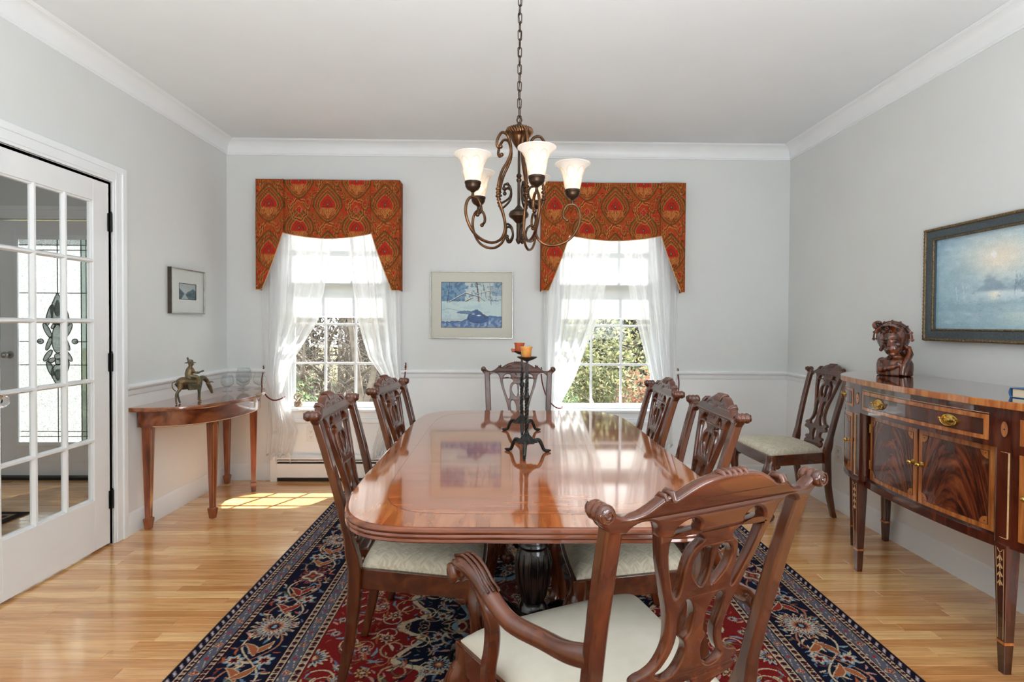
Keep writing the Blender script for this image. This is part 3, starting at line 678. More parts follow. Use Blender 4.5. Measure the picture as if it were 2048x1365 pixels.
MB().sphere((-3.90, yf-0.05, 0.98), 0.026, 14, 10).lathe([(0.028, 0), (0.028, 0.005), (0.01, 0.01), (0.01, 0.04)], (0,0,0), 14, Matrix.Rotation(PI/2, 3, 'X')).map(lambda x, y, z: (x, y, z) if x < -3 else (-3.90+x, yf+y, 0.98+z)).build('door_knob', M['chrome'], f2, smooth=60)
b = MB()
for i, o_, d in ((0, 0.02, 0.012), (0.016, 0.075, 0.018), (0.066, 0.095, 0.026)):
    b.box(FD[0]-o_, FD[0]-i, YB-d, YB+0.001, 0, 2.05+o_).box(FD[1]+i, FD[1]+o_, YB-d, YB+0.001, 0, 2.05+o_).box(FD[0]-i, FD[1]+i, YB-d, YB+0.001, 2.05+i, 2.05+o_)
b.build('door_casing', M['trim'], f2, bevel=0.002)
MB().box(FD[0]-0.02, FD[1]+0.02, YB-0.03, YB+0.16, -0.004, 0.022).build('threshold', M['slot'], f2, bevel=0.004)
mould('baseboard_foyer', BASE, 'foyer', FX, FD[0]-0.096, 0, 0, M['trim'], 'white baseboard left of the front door in the hall', 'baseboard')
mould('trim_9', BASE, 'foyer', FD[1]+0.096, XL-0.12, 0, 0, M['trim'], 'white baseboard right of the front door in the hall', 'baseboard')
mould('trim_10', CROWN, 'foyer', FX, XL-0.12, 0, 0, M['trim'], 'white crown moulding over the front door in the hall', 'crown moulding')
sw = empty('light_switch', (-2.82, YB-0.004, 1.0), 0, 'white switch plate beside the front door casing in the hall', 'switch')
MB().box(-0.035, 0.035, -0.003, 0.004, -0.057, 0.057).build('plate', M['outlet'], sw, bevel=0.002); MB().box(-0.006, 0.006, -0.010, -0.002, -0.012, 0.012).build('toggle', M['outlet'], sw)

# baseboard heater under the left window wall
ht = empty('baseboard_heater', (-0.30, YB-0.005, 0), 0, 'long white enamel baseboard heater under the windows', 'heater')
hx = 1.52
prof = [(0, 0.03), (-0.052, 0.03), (-0.058, 0.036), (-0.058, 0.135), (-0.054, 0.140), (0, 0.140)]
recalc(MB().loft([[(x, y, z) for y, z in prof] for x in (-hx+0.045, hx-0.045)]).build('front_panel', M['heater'], ht))
MB().box(-hx+0.045, hx-0.045, -0.012, 0, 0, 0.205).build('back_plate', M['heater'], ht)
recalc(MB().loft([[(x, y, z) for y, z in [(0, 0.205), (-0.030, 0.203), (-0.055, 0.186), (-0.056, 0.176), (-0.050, 0.176), (-0.028, 0.190), (0, 0.193)]] for x in (-hx+0.045, hx-0.045)]).build('top_hood', M['heater'], ht))
MB().box(-hx+0.045, hx-0.045, -0.050, -0.012, 0.156, 0.164).build('damper_blade', M['heater'], ht)
MB().box(-hx+0.045, hx-0.045, -0.046, -0.012, 0.004, 0.148).build('fin_core', M['slot'], ht)
for s in (-1, 1):
    recalc(MB().loft([[(x, y, z) for y, z in [(0, 0), (-0.060, 0), (-0.062, 0.02), (-0.062, 0.188), (-0.034, 0.208), (0, 0.210)]] for x in (s*hx, s*(hx-0.05))]).build('end_cap', M['heater'], ht, bevel=0.002))
# outlets
def outlet(name, loc, rz, label):
    t = empty(name, loc, rz, label, 'outlet')
    MB().box(-0.036, 0.036, -0.005, 0.002, -0.058, 0.058).build('plate', M['outlet'], t, bevel=0.002)
    for z in (-0.021, 0.021):
        f = MB().lathe([(0.0165, 0), (0.0165, 0.003), (0.0155, 0.004)], (0,0,0), 18, Matrix.Rotation(PI/2, 3, 'X')).map(lambda x, y, zz: (x, y-0.004, zz+z)).build('socket_face', M['outlet'], t)
        MB().box(-0.0075, -0.0055, -0.0088, -0.006, z-0.002, z+0.006).box(0.0055, 0.0075, -0.0088, -0.006, z-0.002, z+0.006).box(-0.002, 0.002, -0.0088, -0.006, z-0.010, z-0.006).build('socket_slot', M['slot'], f)
    return t
outlet('wall_outlet', (XR-0.005, 3.672, 0.382), -PI/2, 'white duplex outlet on the right wall between chair and sideboard')
outlet('wall_outlet', (-1.52, YB-0.005, 0.365), 0, 'white duplex outlet on the wall below the left window')
# ------------------------------------------------------------------ rug
def rug():
    x0, x1, ry0, ry1 = RUG
    xs = np.arange(x0, x1+0.0016, 0.0033)
    ys = [ry1]
    while ys[-1] > ry0:
        yv = ys[-1]; ys.append(yv-(min(0.0085, max(0.0030, 0.0030*(yv/1.95)**1.5)) if yv > 1.45 else 0.012))
    ys = np.array(ys[::-1])
    cx, cy = (x0+x1)/2, (ry0+ry1)/2; HX, HY = (x1-x0)/2, (ry1-ry0)/2
    X, Y = np.meshgrid(xs-cx, ys-cy)
    C = np.zeros(X.shape+(3,)); rs = np.random.RandomState(5)
    navy = (24, 26, 46); red = (132, 32, 30); cream = (214, 192, 158); blue = (134, 158, 172); grey = (98, 98, 112); maroon = (104, 34, 34); rust = (178, 92, 58); olive = (96, 98, 78); pink = (204, 150, 136); lblue = (104, 128, 156)
    dx, dy = HX-abs(X), HY-abs(Y); d = np.minimum(dx, dy)
    s = np.where(dx < dy, Y, X)                     # running coordinate along the border
    def put(mask, c): C[mask] = c
    put(d >= -1, navy)
    # field
    fld = d > 0.466
    C[fld] = red
    u, v = abs(X)/HX, abs(Y)/HY
    fx, fy = abs(X), abs(Y)
    # medallion and corner spandrels (scalloped)
    th = np.arctan2(Y, X); rr = np.hypot(X/0.52, Y/0.80)
    sc = 1+0.09*np.cos(16*th)
    med = (rr < sc); C[fld & med] = navy; C[fld & (abs(rr-sc) < 0.03)] = cream
    in2 = rr < 0.62*(1+0.08*np.cos(12*th)); C[fld & in2] = maroon; C[fld & (abs(rr-0.62*(1+0.08*np.cos(12*th))) < 0.025)] = blue
    fxh, fyh = HX-0.466, HY-0.466
    cr_ = np.hypot((fxh-fx)/0.42, (fyh-fy)/0.62); tc_ = np.arctan2(fyh-fy, fxh-fx); sc2 = 1+0.1*np.cos(14*tc_)
    C[fld & (cr_ < sc2)] = navy; C[fld & (abs(cr_-sc2) < 0.03)] = cream
    xsl, ysl = xs-cx, ys-cy
    def win(px, py, r):
        a = np.searchsorted(xsl, px-r); b = np.searchsorted(xsl, px+r); c = np.searchsorted(ysl, py-r); e = np.searchsorted(ysl, py+r)
        return slice(c, e), slice(a, b)
    def flower(px, py, r, cols, pet=8, rot=0.0, mask=None, asp=1.0):
        sl = win(px, py, r*1.35)
        if X[sl].size == 0: return
        qx, qy = X[sl]-px, Y[sl]-py; ca, sa = math.cos(rot), math.sin(rot); qx, qy = qx*ca+qy*sa, -qx*sa+qy*ca
        rho = np.hypot(qx*asp, qy)/r; t = np.arctan2(qy, qx*asp); edge = 0.80+0.2*np.cos(pet*t)
        sub = C[sl]; ok = np.ones(rho.shape, bool) if mask is None else mask[sl]
        n = len(cols)
        for i, c in enumerate(cols):
            sub[ok & (rho < edge*(1-i/n))] = c
    def leaf(px, py, L, ang, c, mask=None, wd=0.3, rim=None):
        sl = win(px, py, L)
        if X[sl].size == 0: return
        qx, qy = X[sl]-px, Y[sl]-py; a = qx*math.cos(ang)+qy*math.sin(ang); b = -qx*math.sin(ang)+qy*math.cos(ang)
        b = b - 0.25*a*a/L
        w_ = wd*L*np.clip(1-(a/L)**2, 0, 1)*(1-0.4*a/L)*0.6
        ok = (abs(a) < L) if mask is None else (abs(a) < L) & mask[sl]
        sub = C[sl]
        if rim is not None: sub[ok & (abs(b) < w_+0.0035)] = rim
        sub[ok & (abs(b) < w_)] = c
    mirror = [(1, 1), (-1, 1), (1, -1), (-1, -1)]
    # field florals, four-fold
    fm = d > 0.472
    cols = [cream, blue, pink, rust, olive, lblue, navy, (190, 170, 120)]
    for k in range(900):
        px, py = rs.uniform(0, fxh), rs.uniform(0, fyh); L = rs.uniform(0.012, 0.032); ang = rs.uniform(0, 2*PI); c = cols[rs.randint(len(cols))]
        for mx, my in mirror:
            a = math.atan2(math.sin(ang)*my, math.cos(ang)*mx); leaf(px*mx, py*my, L, a, c, fm, 0.34, navy if rs.rand() < 0.0 else None)
    for k in range(130):     # curling vines
        px, py = rs.uniform(0, fxh), rs.uniform(0, fyh); r = rs.uniform(0.03, 0.07); a0 = rs.uniform(0, 2*PI); c = (cream, (190,150,110), olive)[rs.randint(3)]
        for mx, my in mirror:
            sl = win(px*mx, py*my, r*1.2)
            if X[sl].size == 0: continue
            qx, qy = (X[sl]-px*mx)*mx, (Y[sl]-py*my)*my; rho = np.hypot(qx, qy)/r; t = (np.arctan2(qy, qx)-a0) % (2*PI)
            sub = C[sl]; sub[fm[sl] & (abs(rho-(0.35+0.65*t/(2*PI))) < 0.05)] = c
    for k in range(110):
        px, py = rs.uniform(0.02, fxh), rs.uniform(0.02, fyh); r = rs.uniform(0.018, 0.036)
        pal = [[cream, rust, navy, cream], [blue, cream, red, navy], [(206,176,120), maroon, cream], [pink, navy, cream], [lblue, cream, maroon, blue]][rs.randint(5)]; pt = rs.choice([6, 8, 10, 12]); ro = rs.uniform(0, 1)
        for mx, my in mirror: flower(px*mx, py*my, r, pal, pt, ro, fm)
    for k in range(16):
        px, py = rs.uniform(0.05, fxh), rs.uniform(0.05, fyh); pal = [[(206,180,130), navy, (206,176,120), maroon, cream], [cream, blue, navy, rust, cream]][k % 2]
        for mx, my in mirror: flower(px*mx, py*my, rs.uniform(0.05, 0.062), pal, 14, 0.2, fm)
    # main navy border 0.137..0.355 with palmettes, leaves and vine
    mb = (d > 0.137) & (d < 0.355); C[mb] = navy; mid = 0.246
    def bpos(side, t, off):        # point on the border: side, running t, depth off from the edge
        return {0: (-HX+off, t), 1: (HX-off, t), 2: (t, HY-off), 3: (t, -HY+off)}[side]
    for side in range(4):
        half = (HY if side < 2 else HX)-0.14; per = 2*half/round(2*half/0.46); n = int(round(2*half/per))
        out = {0: 0, 1: PI, 2: -PI/2, 3: PI/2}[side]
        ax = PI/2 if side < 2 else 0
        vs_ = mid+0.075*np.sin(2*PI*(s+half)/per); on = mb & ((dx < dy) if side < 2 else (dx >= dy)) & ({0: X < 0, 1: X > 0, 2: Y > 0, 3: Y < 0}[side])
        for ph_, c in ((0, cream), (PI, (176, 120, 92))):
            vs_ = mid+0.070*np.sin(2*PI*(s+half)/per+ph_); C[on & (abs(d-vs_) < 0.004)] = c
        for i in range(n*80):
            t = -half+rs.uniform(0, 2*half); off = rs.uniform(0.15, 0.342); px, py = bpos(side, t, off)
            leaf(px, py, rs.uniform(0.012, 0.028), rs.uniform(0, 2*PI), [cream, blue, rust, (120,60,50), lblue, olive, pink, cream][rs.randint(8)], mb, 0.36)
        for i in range(n+1):
            t = -half+i*per
            px, py = bpos(side, t, mid)
            asp = 1.25 if side < 2 else 0.8
            if i % 2 == 0:
                flower(px, py, 0.098, [cream, maroon, blue, cream, rust, navy, blue], 18, 0, mb, 1.0)
            else:
                flower(px, py, 0.098, [navy, (150,60,50), grey, (96,60,52), maroon, blue], 14, 0, mb, asp)
                flower(px, py, 0.062, [cream, (128,100,88), maroon, rust], 4, 0.3, mb, asp)
            t2 = t+per/2
            for sgn in (-1, 1):
                px, py = bpos(side, t2, mid+sgn*0.055); flower(px, py, 0.038, [blue, cream, red, navy], 6, 0.4, mb)
                for q in (-1, 1):
                    px, py = bpos(side, t2+q*0.075, mid-sgn*0.02*q); leaf(px, py, 0.052, ax+q*0.7*sgn, [(150,50,44), (170,96,60)][i % 2], mb, 0.42, cream)
    # guard borders
    def guard(a, b, base, motif):
        C[(d >= a) & (d < b)] = base; w_ = b-a; q = (d-a)/w_
        if motif == 'dots':
            ph = (s/(w_*1.0)) % 1; rr2 = np.hypot((ph-0.5), (q-0.5)); m = (d >= a) & (d < b)
            C[m & (rr2 < 0.34)] = maroon; C[m & (rr2 < 0.2)] = navy; C[m & (ph < 0.12) & (abs(q-0.5) < 0.3)] = navy
            C[m & ((q < 0.07) | (q > 0.93))] = navy
        if motif == 'flowers':
            m = (d >= a) & (d < b); k = np.floor(s/0.085); ph = (s/0.085) % 1; rr2 = np.hypot((ph-0.5)*0.085, (q-0.5)*w_); t = np.arctan2((q-0.5)*w_, (ph-0.5)*0.085)
            e = w_*0.34*(0.8+0.2*np.cos(6*t)); ev = (k % 2 == 0)
            C[m & (rr2 < e) & ev] = (206, 150, 110); C[m & (rr2 < e*0.75) & ev] = (150, 40, 40); C[m & (rr2 < e*0.3) & ev] = cream
            C[m & (rr2 < e*0.6) & ~ev] = (168, 50, 54)
            nz = rs.rand(*s.shape); tw = np.abs(np.sin(s*95+np.sin(q*9)*2))*np.abs(np.cos(q*7+s*31)); C[m & (rr2 > e*1.15) & (tw > 0.86)] = cream
        if motif == 'diag':
            m = (d >= a) & (d < b); t = (s/0.042+q*0.8) % 1; C[m & (t < 0.42) & (abs(q-0.5) < 0.36)] = (150, 128, 138); C[m & (t < 0.30) & (t > 0.1) & (abs(q-0.5) < 0.24)] = (206, 196, 190)
    guard(0, 0.008, (40, 22, 26), '')
    guard(0.008, 0.036, (28, 24, 40), 'diag'); guard(0.036, 0.061, cream, 'dots'); guard(0.061, 0.110, grey, 'flowers'); guard(0.110, 0.137, cream, 'dots')
    guard(0.355, 0.388, cream, 'dots'); guard(0.388, 0.432, grey, 'flowers'); guard(0.432, 0.466, cream, 'dots')
    for e in (0.355, 0.388, 0.432, 0.466, 0.137, 0.110, 0.061): C[abs(d-e) < 0.0025] = (40, 20, 24)
    C *= (0.80+0.14*rs.rand(*s.shape))[..., None]
    Z = 0.009+0.0006*rs.rand(*X.shape); Z[d < 0.004] = 0.004
    P = np.stack([X+cx, Y+cy, Z], -1)
    t = empty('area_rug', (0, 0, 0), 0, 'red and navy oriental rug with floral borders under the dining table', 'rug')
    grid_color('pile', P, C, M['rug'], t)
    MB().box(x0+0.001, x1-0.001, ry0+0.001, ry1-0.001, 0.0002, 0.0082).build('backing', M['slot'], t)
rug()

# ------------------------------------------------------------------ dining table
def outline(hw, hl, n=22, inset=0.0):
    """rounded end table outline: straight-ish sides, large corner radius, gently bowed ends"""
    hw -= inset; hl -= inset; pts = []
    e = 6.5
    N_ = n*4
    for k in range(N_):
        a = 2*PI*k/N_; c, s_ = math.cos(a), math.sin(a)
        x = math.copysign(abs(c)**(2/e), c)*hw; y = math.copysign(abs(s_)**(2/e), s_)*hl
        pts.append((x, y))
    return pts
TX, TY, TW, TL, TZ = 0.098, 2.205, 0.545, 0.90, 0.76
tb = empty('dining_table', (TX, TY, 0), 0, 'long polished mahogany double-pedestal dining table with reeded edge', 'table')
def half_poly(pts, sgn, gap=0.0004):
    q = [(x, y) for x, y in pts if y*sgn > 0.02]
    q.sort(key=lambda p: math.atan2(p[1], p[0])*sgn if sgn > 0 else math.atan2(-p[1], p[0]))
    if sgn > 0: return [(pts_max(pts), gap)] + q + [(-pts_max(pts), gap)]
    q = [(x, -y) for x, y in q]
    r = [(pts_max(pts), gap)] + q + [(-pts_max(pts), gap)]
    return [(x, -y) for x, y in r][::-1]
def pts_max(pts): return max(p[0] for p in pts)
edge_prof = [(0.010, 0.7225), (0.002, 0.7235), (0, 0.7265), (0.0015, 0.7325), (0.005, 0.7335), (0.0015, 0.7345), (-0.0005, 0.739), (0.0015, 0.744), (0.005, 0.745), (0.0015, 0.746), (-0.0005, 0.7505), (0.001, 0.7565), (0.006, 0.7596)]
for sgn in (1, -1):
    rings = []
    for ins, z in edge_prof: rings.append([(x, y, z) for x, y in half_poly(outline(TW, TL, 22, ins), sgn)])
    b = MB().loft(rings, cap=True); o = recalc(b.build('tabletop', M['tedge'], tb, smooth=30))
    # field veneer and crossband laid into the top
    inner = half_poly(outline(TW, TL, 22, 0.10), sgn); outer = half_poly(outline(TW, TL, 22, 0.008), sgn)
    f = MB(); f.v = [(x, y, 0.7603) for x, y in inner]; f.f = [tuple(range(len(inner)))]; recalc(f.build('field_veneer', M['table'], o))
    n_ = len(inner); g = MB(); g.v = [(x, y, 0.7602) for x, y in inner]+[(x, y, 0.7602) for x, y in outer]
    g.f = [(i, i+1, n_+i+1, n_+i) for i in range(n_-1)]; recalc(g.build('crossband', M['tband'], o))
    h = MB(); i2 = half_poly(outline(TW, TL, 22, 0.103), sgn); h.v = [(x, y, 0.76045) for x, y in inner]+[(x, y, 0.76045) for x, y in i2]; h.f = [(i, i+1, n_+i+1, n_+i) for i in range(n_-1)]
    recalc(h.build('stringing', M['tedge'], o))
MB().box(-0.36, 0.36, -0.68, 0.68, 0.690, 0.7225).build('subframe', M['black'], tb, bevel=0.004)
for sgn in (-1, 1):
    py = sgn*0.47
    col = MB().lathe([(0.10, 0.69), (0.10, 0.672), (0.075, 0.664), (0.058, 0.65), (0.052, 0.62), (0.050, 0.575), (0.060, 0.562), (0.064, 0.552), (0.057, 0.542), (0.064, 0.53), (0.070, 0.50), (0.066, 0.44), (0.052, 0.385), (0.046, 0.372), (0.058, 0.362), (0.062, 0.350), (0.055, 0.340), (0.050, 0.325), (0.066, 0.30), (0.072, 0.27), (0.070, 0.20), (0.060, 0.17), (0.045, 0.155), (0.02, 0.15)], (0, 0, 0), 28); col.map(lambda x, y, z: (x*0.78, y*0.78+py, z))
    c = col.build('pedestal_column', M['black'], tb, smooth=35)
    g = MB()
    for k in range(14):
        a = 2*PI*k/14; g.tube([(0.064*math.cos(a), py+0.064*math.sin(a), 0.53), (0.0715*math.cos(a), py+0.0715*math.sin(a), 0.50), (0.067*math.cos(a), py+0.067*math.sin(a), 0.44), (0.053*math.cos(a), py+0.053*math.sin(a), 0.39)], [0.004, 0.006, 0.005, 0.003], 6)
    g.map(lambda x, y, z: (x*0.78, (y-py)*0.78+py, z)); g.build('carved_gadroons', M['black'], c, smooth=60)['kind'] = 'stuff'
    for k in range(4):
        a = PI/4+k*PI/2; d_2 = Vector((math.cos(a), math.sin(a), 0)); sd = Vector((-math.sin(a), math.cos(a), 0))
        path = smooth_pts([(0.045, 0.235), (0.10, 0.265), (0.17, 0.25), (0.24, 0.17), (0.29, 0.095), (0.335, 0.060)], 5)
        L = MB(); rings = []
        for i, (r, z) in enumerate(path):
            t = i/(len(path)-1); hh = 0.050*(1-t)+0.022; ww = 0.034*(1-t)+0.018
            ring = []
            for j in range(12):
                b_ = 2*PI*j/12; ring.append(Vector((0, py, z)) + d_2*(r+hh*0.35*math.sin(b_)) + Vector((0, 0, 1))*hh*0.75*math.sin(b_) + sd*ww*math.cos(b_))
            rings.append(ring)
        L.loft(rings)
        c0 = Vector((0, py, 0.043))+d_2*0.35; L.sphere(tuple(c0), 0.033, 14, 10, (1, 1, 0.95))
        for q in (-0.9, -0.3, 0.3, 0.9):
            dirv = d_2*math.cos(q)+sd*math.sin(q)
            L.tube([tuple(Vector((0, py, 0.078))+d_2*0.335+dirv*0.006), tuple(c0+dirv*0.026+Vector((0, 0, 0.028))), tuple(c0+dirv*0.038), tuple(c0+dirv*0.034+Vector((0, 0, -0.022)))], [0.011, 0.010, 0.009, 0.004], 7)
        leg = L.build('pedestal_leg', M['black'], tb, smooth=60)
        A = MB()        # acanthus knee ribs
        for q in np.linspace(-0.9, 0.9, 7):
            pts = []
            for t in np.linspace(0.12, 0.62, 7):
                i = t*(len(path)-1); r, z = path[int(i)]; hh = 0.050*(1-t)+0.022; ww = 0.034*(1-t)+0.018; b_ = PI/2+q*(1.15-0.5*t)
                pts.append(tuple(Vector((0, py, z)) + d_2*(r+hh*0.37*math.sin(b_)) + Vector((0, 0, 1))*hh*0.80*math.sin(b_) + sd*ww*1.05*math.cos(b_)))
            A.tube(pts, [0.003, 0.0055, 0.0065, 0.0065, 0.006, 0.005, 0.002], 6)
        A.build('carved_acanthus', M['black'], leg, smooth=60)['kind'] = 'stuff'

# ------------------------------------------------------------------ chairs
SEATZ = 0.425
def yb(z):      # backward curve of the back
    if z <= SEATZ: 
        t = (SEATZ-z)/SEATZ; return -0.012-0.058*t*t
    t = (z-SEATZ)/0.53; return -0.012-0.095*t-0.035*t*t
def back_map(u, v, t, bow=0.016, half=0.23): return (u, yb(v)+t-bow*(1-min(1, (u/half)**2)), v)
def mir(pts): return pts + [(-x, y) for x, y in reversed(pts) if abs(x) > 1e-6]
def make_chair_meshes(sx=1.0, arm=False, plain=False):
    """returns dict part -> list of (MB, material, smooth, bevel)"""
    P = {}
    k = sx
    # crest rail
    top = [(0, .985), (.03, .984), (.06, .978), (.085, .966), (.103, .955), (.112, .951), (.118, .958), (.128, .957), (.140, .948), (.156, .936), (.172, .929), (.188, .927), (.202, .931), (.213, .940), (.222, .949), (.231, .950), (.238, .942), (.238, .930), (.232, .918), (.222, .908), (.214, .898)]
    bot = [(.186, .898), (.178, .908), (.163, .915), (.146, .914), (.134, .906), (.128, .895), (.124, .882), (.118, .876), (.1005, .876), (.098, .886), (.092, .897), (.080, .905), (.066, .908), (.054, .903), (.048, .892), (.046, .880), (0, .880)]
    sm = smooth_pts([(x*k, y) for x, y in top], 3) + smooth_pts([(x*k, y) for x, y in bot], 2)
    c = plate([mir(sm)], 0.0135, 0.006, 2); c.map(lambda u, v, t: back_map(u, v, t, 0.016*k, 0.23*k)); P['crest_rail'] = (c, 'mahogx', 50)
    e = MB()
    for s_ in (-1, 1):      # rolled and reeded ears with spiral faces
        ex, ez = s_*0.230*k, 0.939; prof = []
        for q in np.linspace(-0.021, 0.021, 15): prof.append((0.0150+0.0022*abs(math.cos((q/0.042)*3*PI)), q))
        prof = [(0.010, -0.0235)]+prof+[(0.010, 0.0235)]
        m_ = Matrix.Rotation(PI/2, 3, 'X'); e.lathe(prof, (ex, yb(ez), ez), 16, m_)
        for f in (-1, 1):
            pts = []
            for i in range(26):
                a = i/25*3.6*PI; r = 0.0135*(1-i/27); pts.append((ex+s_*r*math.sin(a+0.6), yb(ez)+f*0.0235, ez+r*math.cos(a+0.6)))
            e.tube(pts, 0.0022, 5)
        P['crest_ears_%s' % ('l' if s_ < 0 else 'r')] = (e, 'mahogx', 45); e = MB()
    d = MB()                # carving: shell at the centre, beads at the cusps, leaf scrolls
    fy = 0.0165
    for a in np.linspace(-1.15, 1.15, 7):
        pts = [(0.006*math.sin(a)*k, 0.918), (0.020*math.sin(a)*k, 0.918+0.018*math.cos(a)), (0.034*math.sin(a)*k, 0.916+0.038*math.cos(a))]
        d.tube([back_map(u, v, fy-0.002+0.016*0, 0.016*k, 0.23*k) for u, v in pts], [0.003, 0.006, 0.004], 6)
    for s_ in (-1, 1):
        pts = smooth_pts([(s_*0.03*k, .935), (s_*0.05*k, .958), (s_*0.075*k, .952), (s_*0.072*k, .932), (s_*0.055*k, .935), (s_*0.06*k, .945)], 4); d.tube([back_map(u, v, fy-0.004, 0.016*k, 0.23*k) for u, v in pts], 0.004, 6)
        pts = smooth_pts([(s_*0.012*k, .90), (s_*0.03*k, .925), (s_*0.055*k, .915), (s_*0.05*k, .905)], 4); d.tube([back_map(u, v, fy-0.004, 0.016*k, 0.23*k) for u, v in pts], 0.0035, 6)
        d.tube([back_map(s_*0.117*k, 0.956+dz, dy, 0.016*k, 0.23*k) for dz, dy in ((-0.006, -0.016), (0.004, -0.008), (0.004, 0.008), (-0.006, 0.016))], [0.005, 0.0075, 0.0075, 0.005], 8)
        d.tube([back_map(s_*0.129*k, 0.955+dz, dy, 0.016*k, 0.23*k) for dz, dy in ((-0.005, -0.014), (0.003, -0.007), (0.003, 0.007), (-0.005, 0.014))], [0.003, 0.0045, 0.0045, 0.003], 8)
    for q in (-0.024, -0.012, 0.0, 0.012, 0.024):
        d.tube([back_map(q*k, 0.984+dz, dy, 0.016*k, 0.23*k) for dz, dy in ((-0.004, -0.013), (0.002, -0.006), (0.002, 0.008), (-0.006, 0.017), (-0.02, 0.0175))], [0.003, 0.0048, 0.0048, 0.004, 0.002], 6)
    P['crest_carving'] = (d, 'mahogx', 60)
    # splat
    out = smooth_pts([(.124, .884), (.112, .83), (.092, .77), (.074, .715), (.064, .665), (.066, .635), (.078, .608), (.094, .596), (.108, .592), (.118, .584), (.117, .573), (.107, .568), (.115, .561), (.117, .548), (.106, .541), (.086, .538), (.066, .530), (.056, .515), (.060, .502), (.076, .500), (.090, .494), (.091, .482), (.080, .476), (.092, .466), (.095, .452), (.090, .438)], 3)
    outer = mir([(x*k, y) for x, y in out])
    holes = []
    h1 = smooth_pts([(.101, .868), (.094, .828), (.080, .783), (.066, .748), (.058, .752), (.056, .775), (.057, .800), (.055, .825), (.048, .845), (.036, .855), (.032, .863), (.044, .874), (.066, .882), (.090, .880)], 3, True)
    h2 = smooth_pts([(.049, .700), (.044, .662), (.050, .628), (.064, .602), (.076, .590), (.066, .578), (.048, .574), (.032, .584), (.021, .608), (.018, .632), (.024, .650), (.016, .664), (.014, .690), (.018, .716), (.032, .738), (.046, .732)], 3, True)
    h3 = smooth_pts([(.010, .842), (.026, .843), (.040, .826), (.041, .800), (.028, .776), (.011, .762), (.004, .788), (.006, .820)], 3, True)
    for s_ in (1, -1):
        for h in (h1, h2, h3): holes.append([(s_*x*k, y) for x, y in h])
    holes.append([(x*k, y) for x, y in smooth_pts([(0, .552), (.014, .545), (.020, .520), (.020, .500), (.010, .478), (0, .470), (-.010, .478), (-.020, .500), (-.020, .520), (-.014, .545)], 3, True)])
    c = plate([outer]+holes, 0.0105, 0.0035, 1); c.map(lambda u, v, t: back_map(u, v, t*(1+0.22*max(0, min(1, (v-0.84)/0.04)))-0.0005, 0.016*k, 0.23*k)); P['splat'] = (c, 'mahog', 50)
    MBs = MB()
    # rear legs running up as stiles
    for s_ in (-1, 1):
        rows = []
        for z in (0, .05, .12, .22, .32, .40, SEATZ, .47, .53, .60, .68, .76, .84, .905, .925):
            x = s_*k*(0.170+0.010*min(z/SEATZ, 1)+(0.026*max(0, (z-SEATZ)/0.5))) ; w_ = 0.034 if z < .3 else (0.038 if z < .5 else 0.035); dpt = 0.030 if z < .1 else (0.036 if z < .3 else (0.044 if z < .5 else 0.028))
            rows.append((x, yb(z), z, w_, dpt))
        P['rear_leg_%s' % ('l' if s_ < 0 else 'r')] = (MB().rects(rows), 'mahog', 40, 0.005)
    # seat frame (trapezoid)
    WB, WF, DP = 0.182*k, (0.265 if not arm else 0.285)*1.0, 0.41 if not arm else 0.46
    z0, z1 = SEATZ-0.068, SEATZ
    def trap(ins, bowf=0.012):
        pts = [(-WB+ins, -0.004+ins*0.6), (WB-ins, -0.004+ins*0.6)]
        for i in range(9):
            t = i/8; x = (WF-ins)*(1-2*t); pts.append((x, DP-ins+bowf*(1-(1-2*t)**2)))
        return pts
    o1, i1 = trap(0), trap(0.028); f = MB(); n = len(o1)
    f.v = [(x, y, z0) for x, y in o1]+[(x, y, z1) for x, y in o1]+[(x, y, z1) for x, y in i1]+[(x, y, z0) for x, y in i1]
    for a, b in ((0, 1), (1, 2), (2, 3), (3, 0)):
        for i in range(n): j = (i+1) % n; f.f.append((a*n+i, a*n+j, b*n+j, b*n+i))
    P['seat_rail'] = (f, 'mahogx', 30, 0.003)
    sh = MB().box(-0.085*k, 0.085*k, -0.030, 0.010, SEATZ-0.005, 0.452); P['splat_shoe'] = (sh, 'mahogx', None, 0.006)
    # upholstered drop-in seat
    s = MB(); g = 18; ov = 0.012
    def sp(u, v, top):
        w_ = (WB-ov)+(WF-ov*0.9-(WB-ov))*v; x = u*w_; y = 0.006+v*(DP-0.012-0.006)+0.010*v*(1-u*u)
        if arm: pass
        e_ = min(1-abs(u), 0.999); ev = min(v, 1-v)*2
        hgt = 0.045*(1-abs(u)**6)**0.5*(1-abs(2*v-1)**6)**0.5
        return (x, y, SEATZ-0.004+(0.008+hgt if top else 0))
    rows = []
    for j in range(g+1):
        rows.append([sp(math.sin((i/g*2-1)*PI/2)*0.999, (math.sin((j/g*2-1)*PI/2)+1)/2, True) for i in range(g+1)])
    base = 0; s.v = [p for r in rows for p in r]
    for j in range(g):
        for i in range(g): a = j*(g+1)+i; s.f.append((a, a+1, a+g+2, a+g+1))
    lo = []
    per = [(0, i) for i in range(g+1)]+[(j, g) for j in range(1, g+1)]+[(g, i) for i in range(g-1, -1, -1)]+[(j, 0) for j in range(g-1, 0, -1)]
    nb = len(s.v); s.v += [(rows[j][i][0], rows[j][i][1], SEATZ-0.012) for j, i in per]
    for q in range(len(per)):
        r = (q+1) % len(per); j, i = per[q]; j2, i2 = per[r]
        s.f.append((j*(g+1)+i, nb+q, nb+r, j2*(g+1)+i2))
    P['seat'] = (s, 'seatplain' if plain else 'seat', 60)
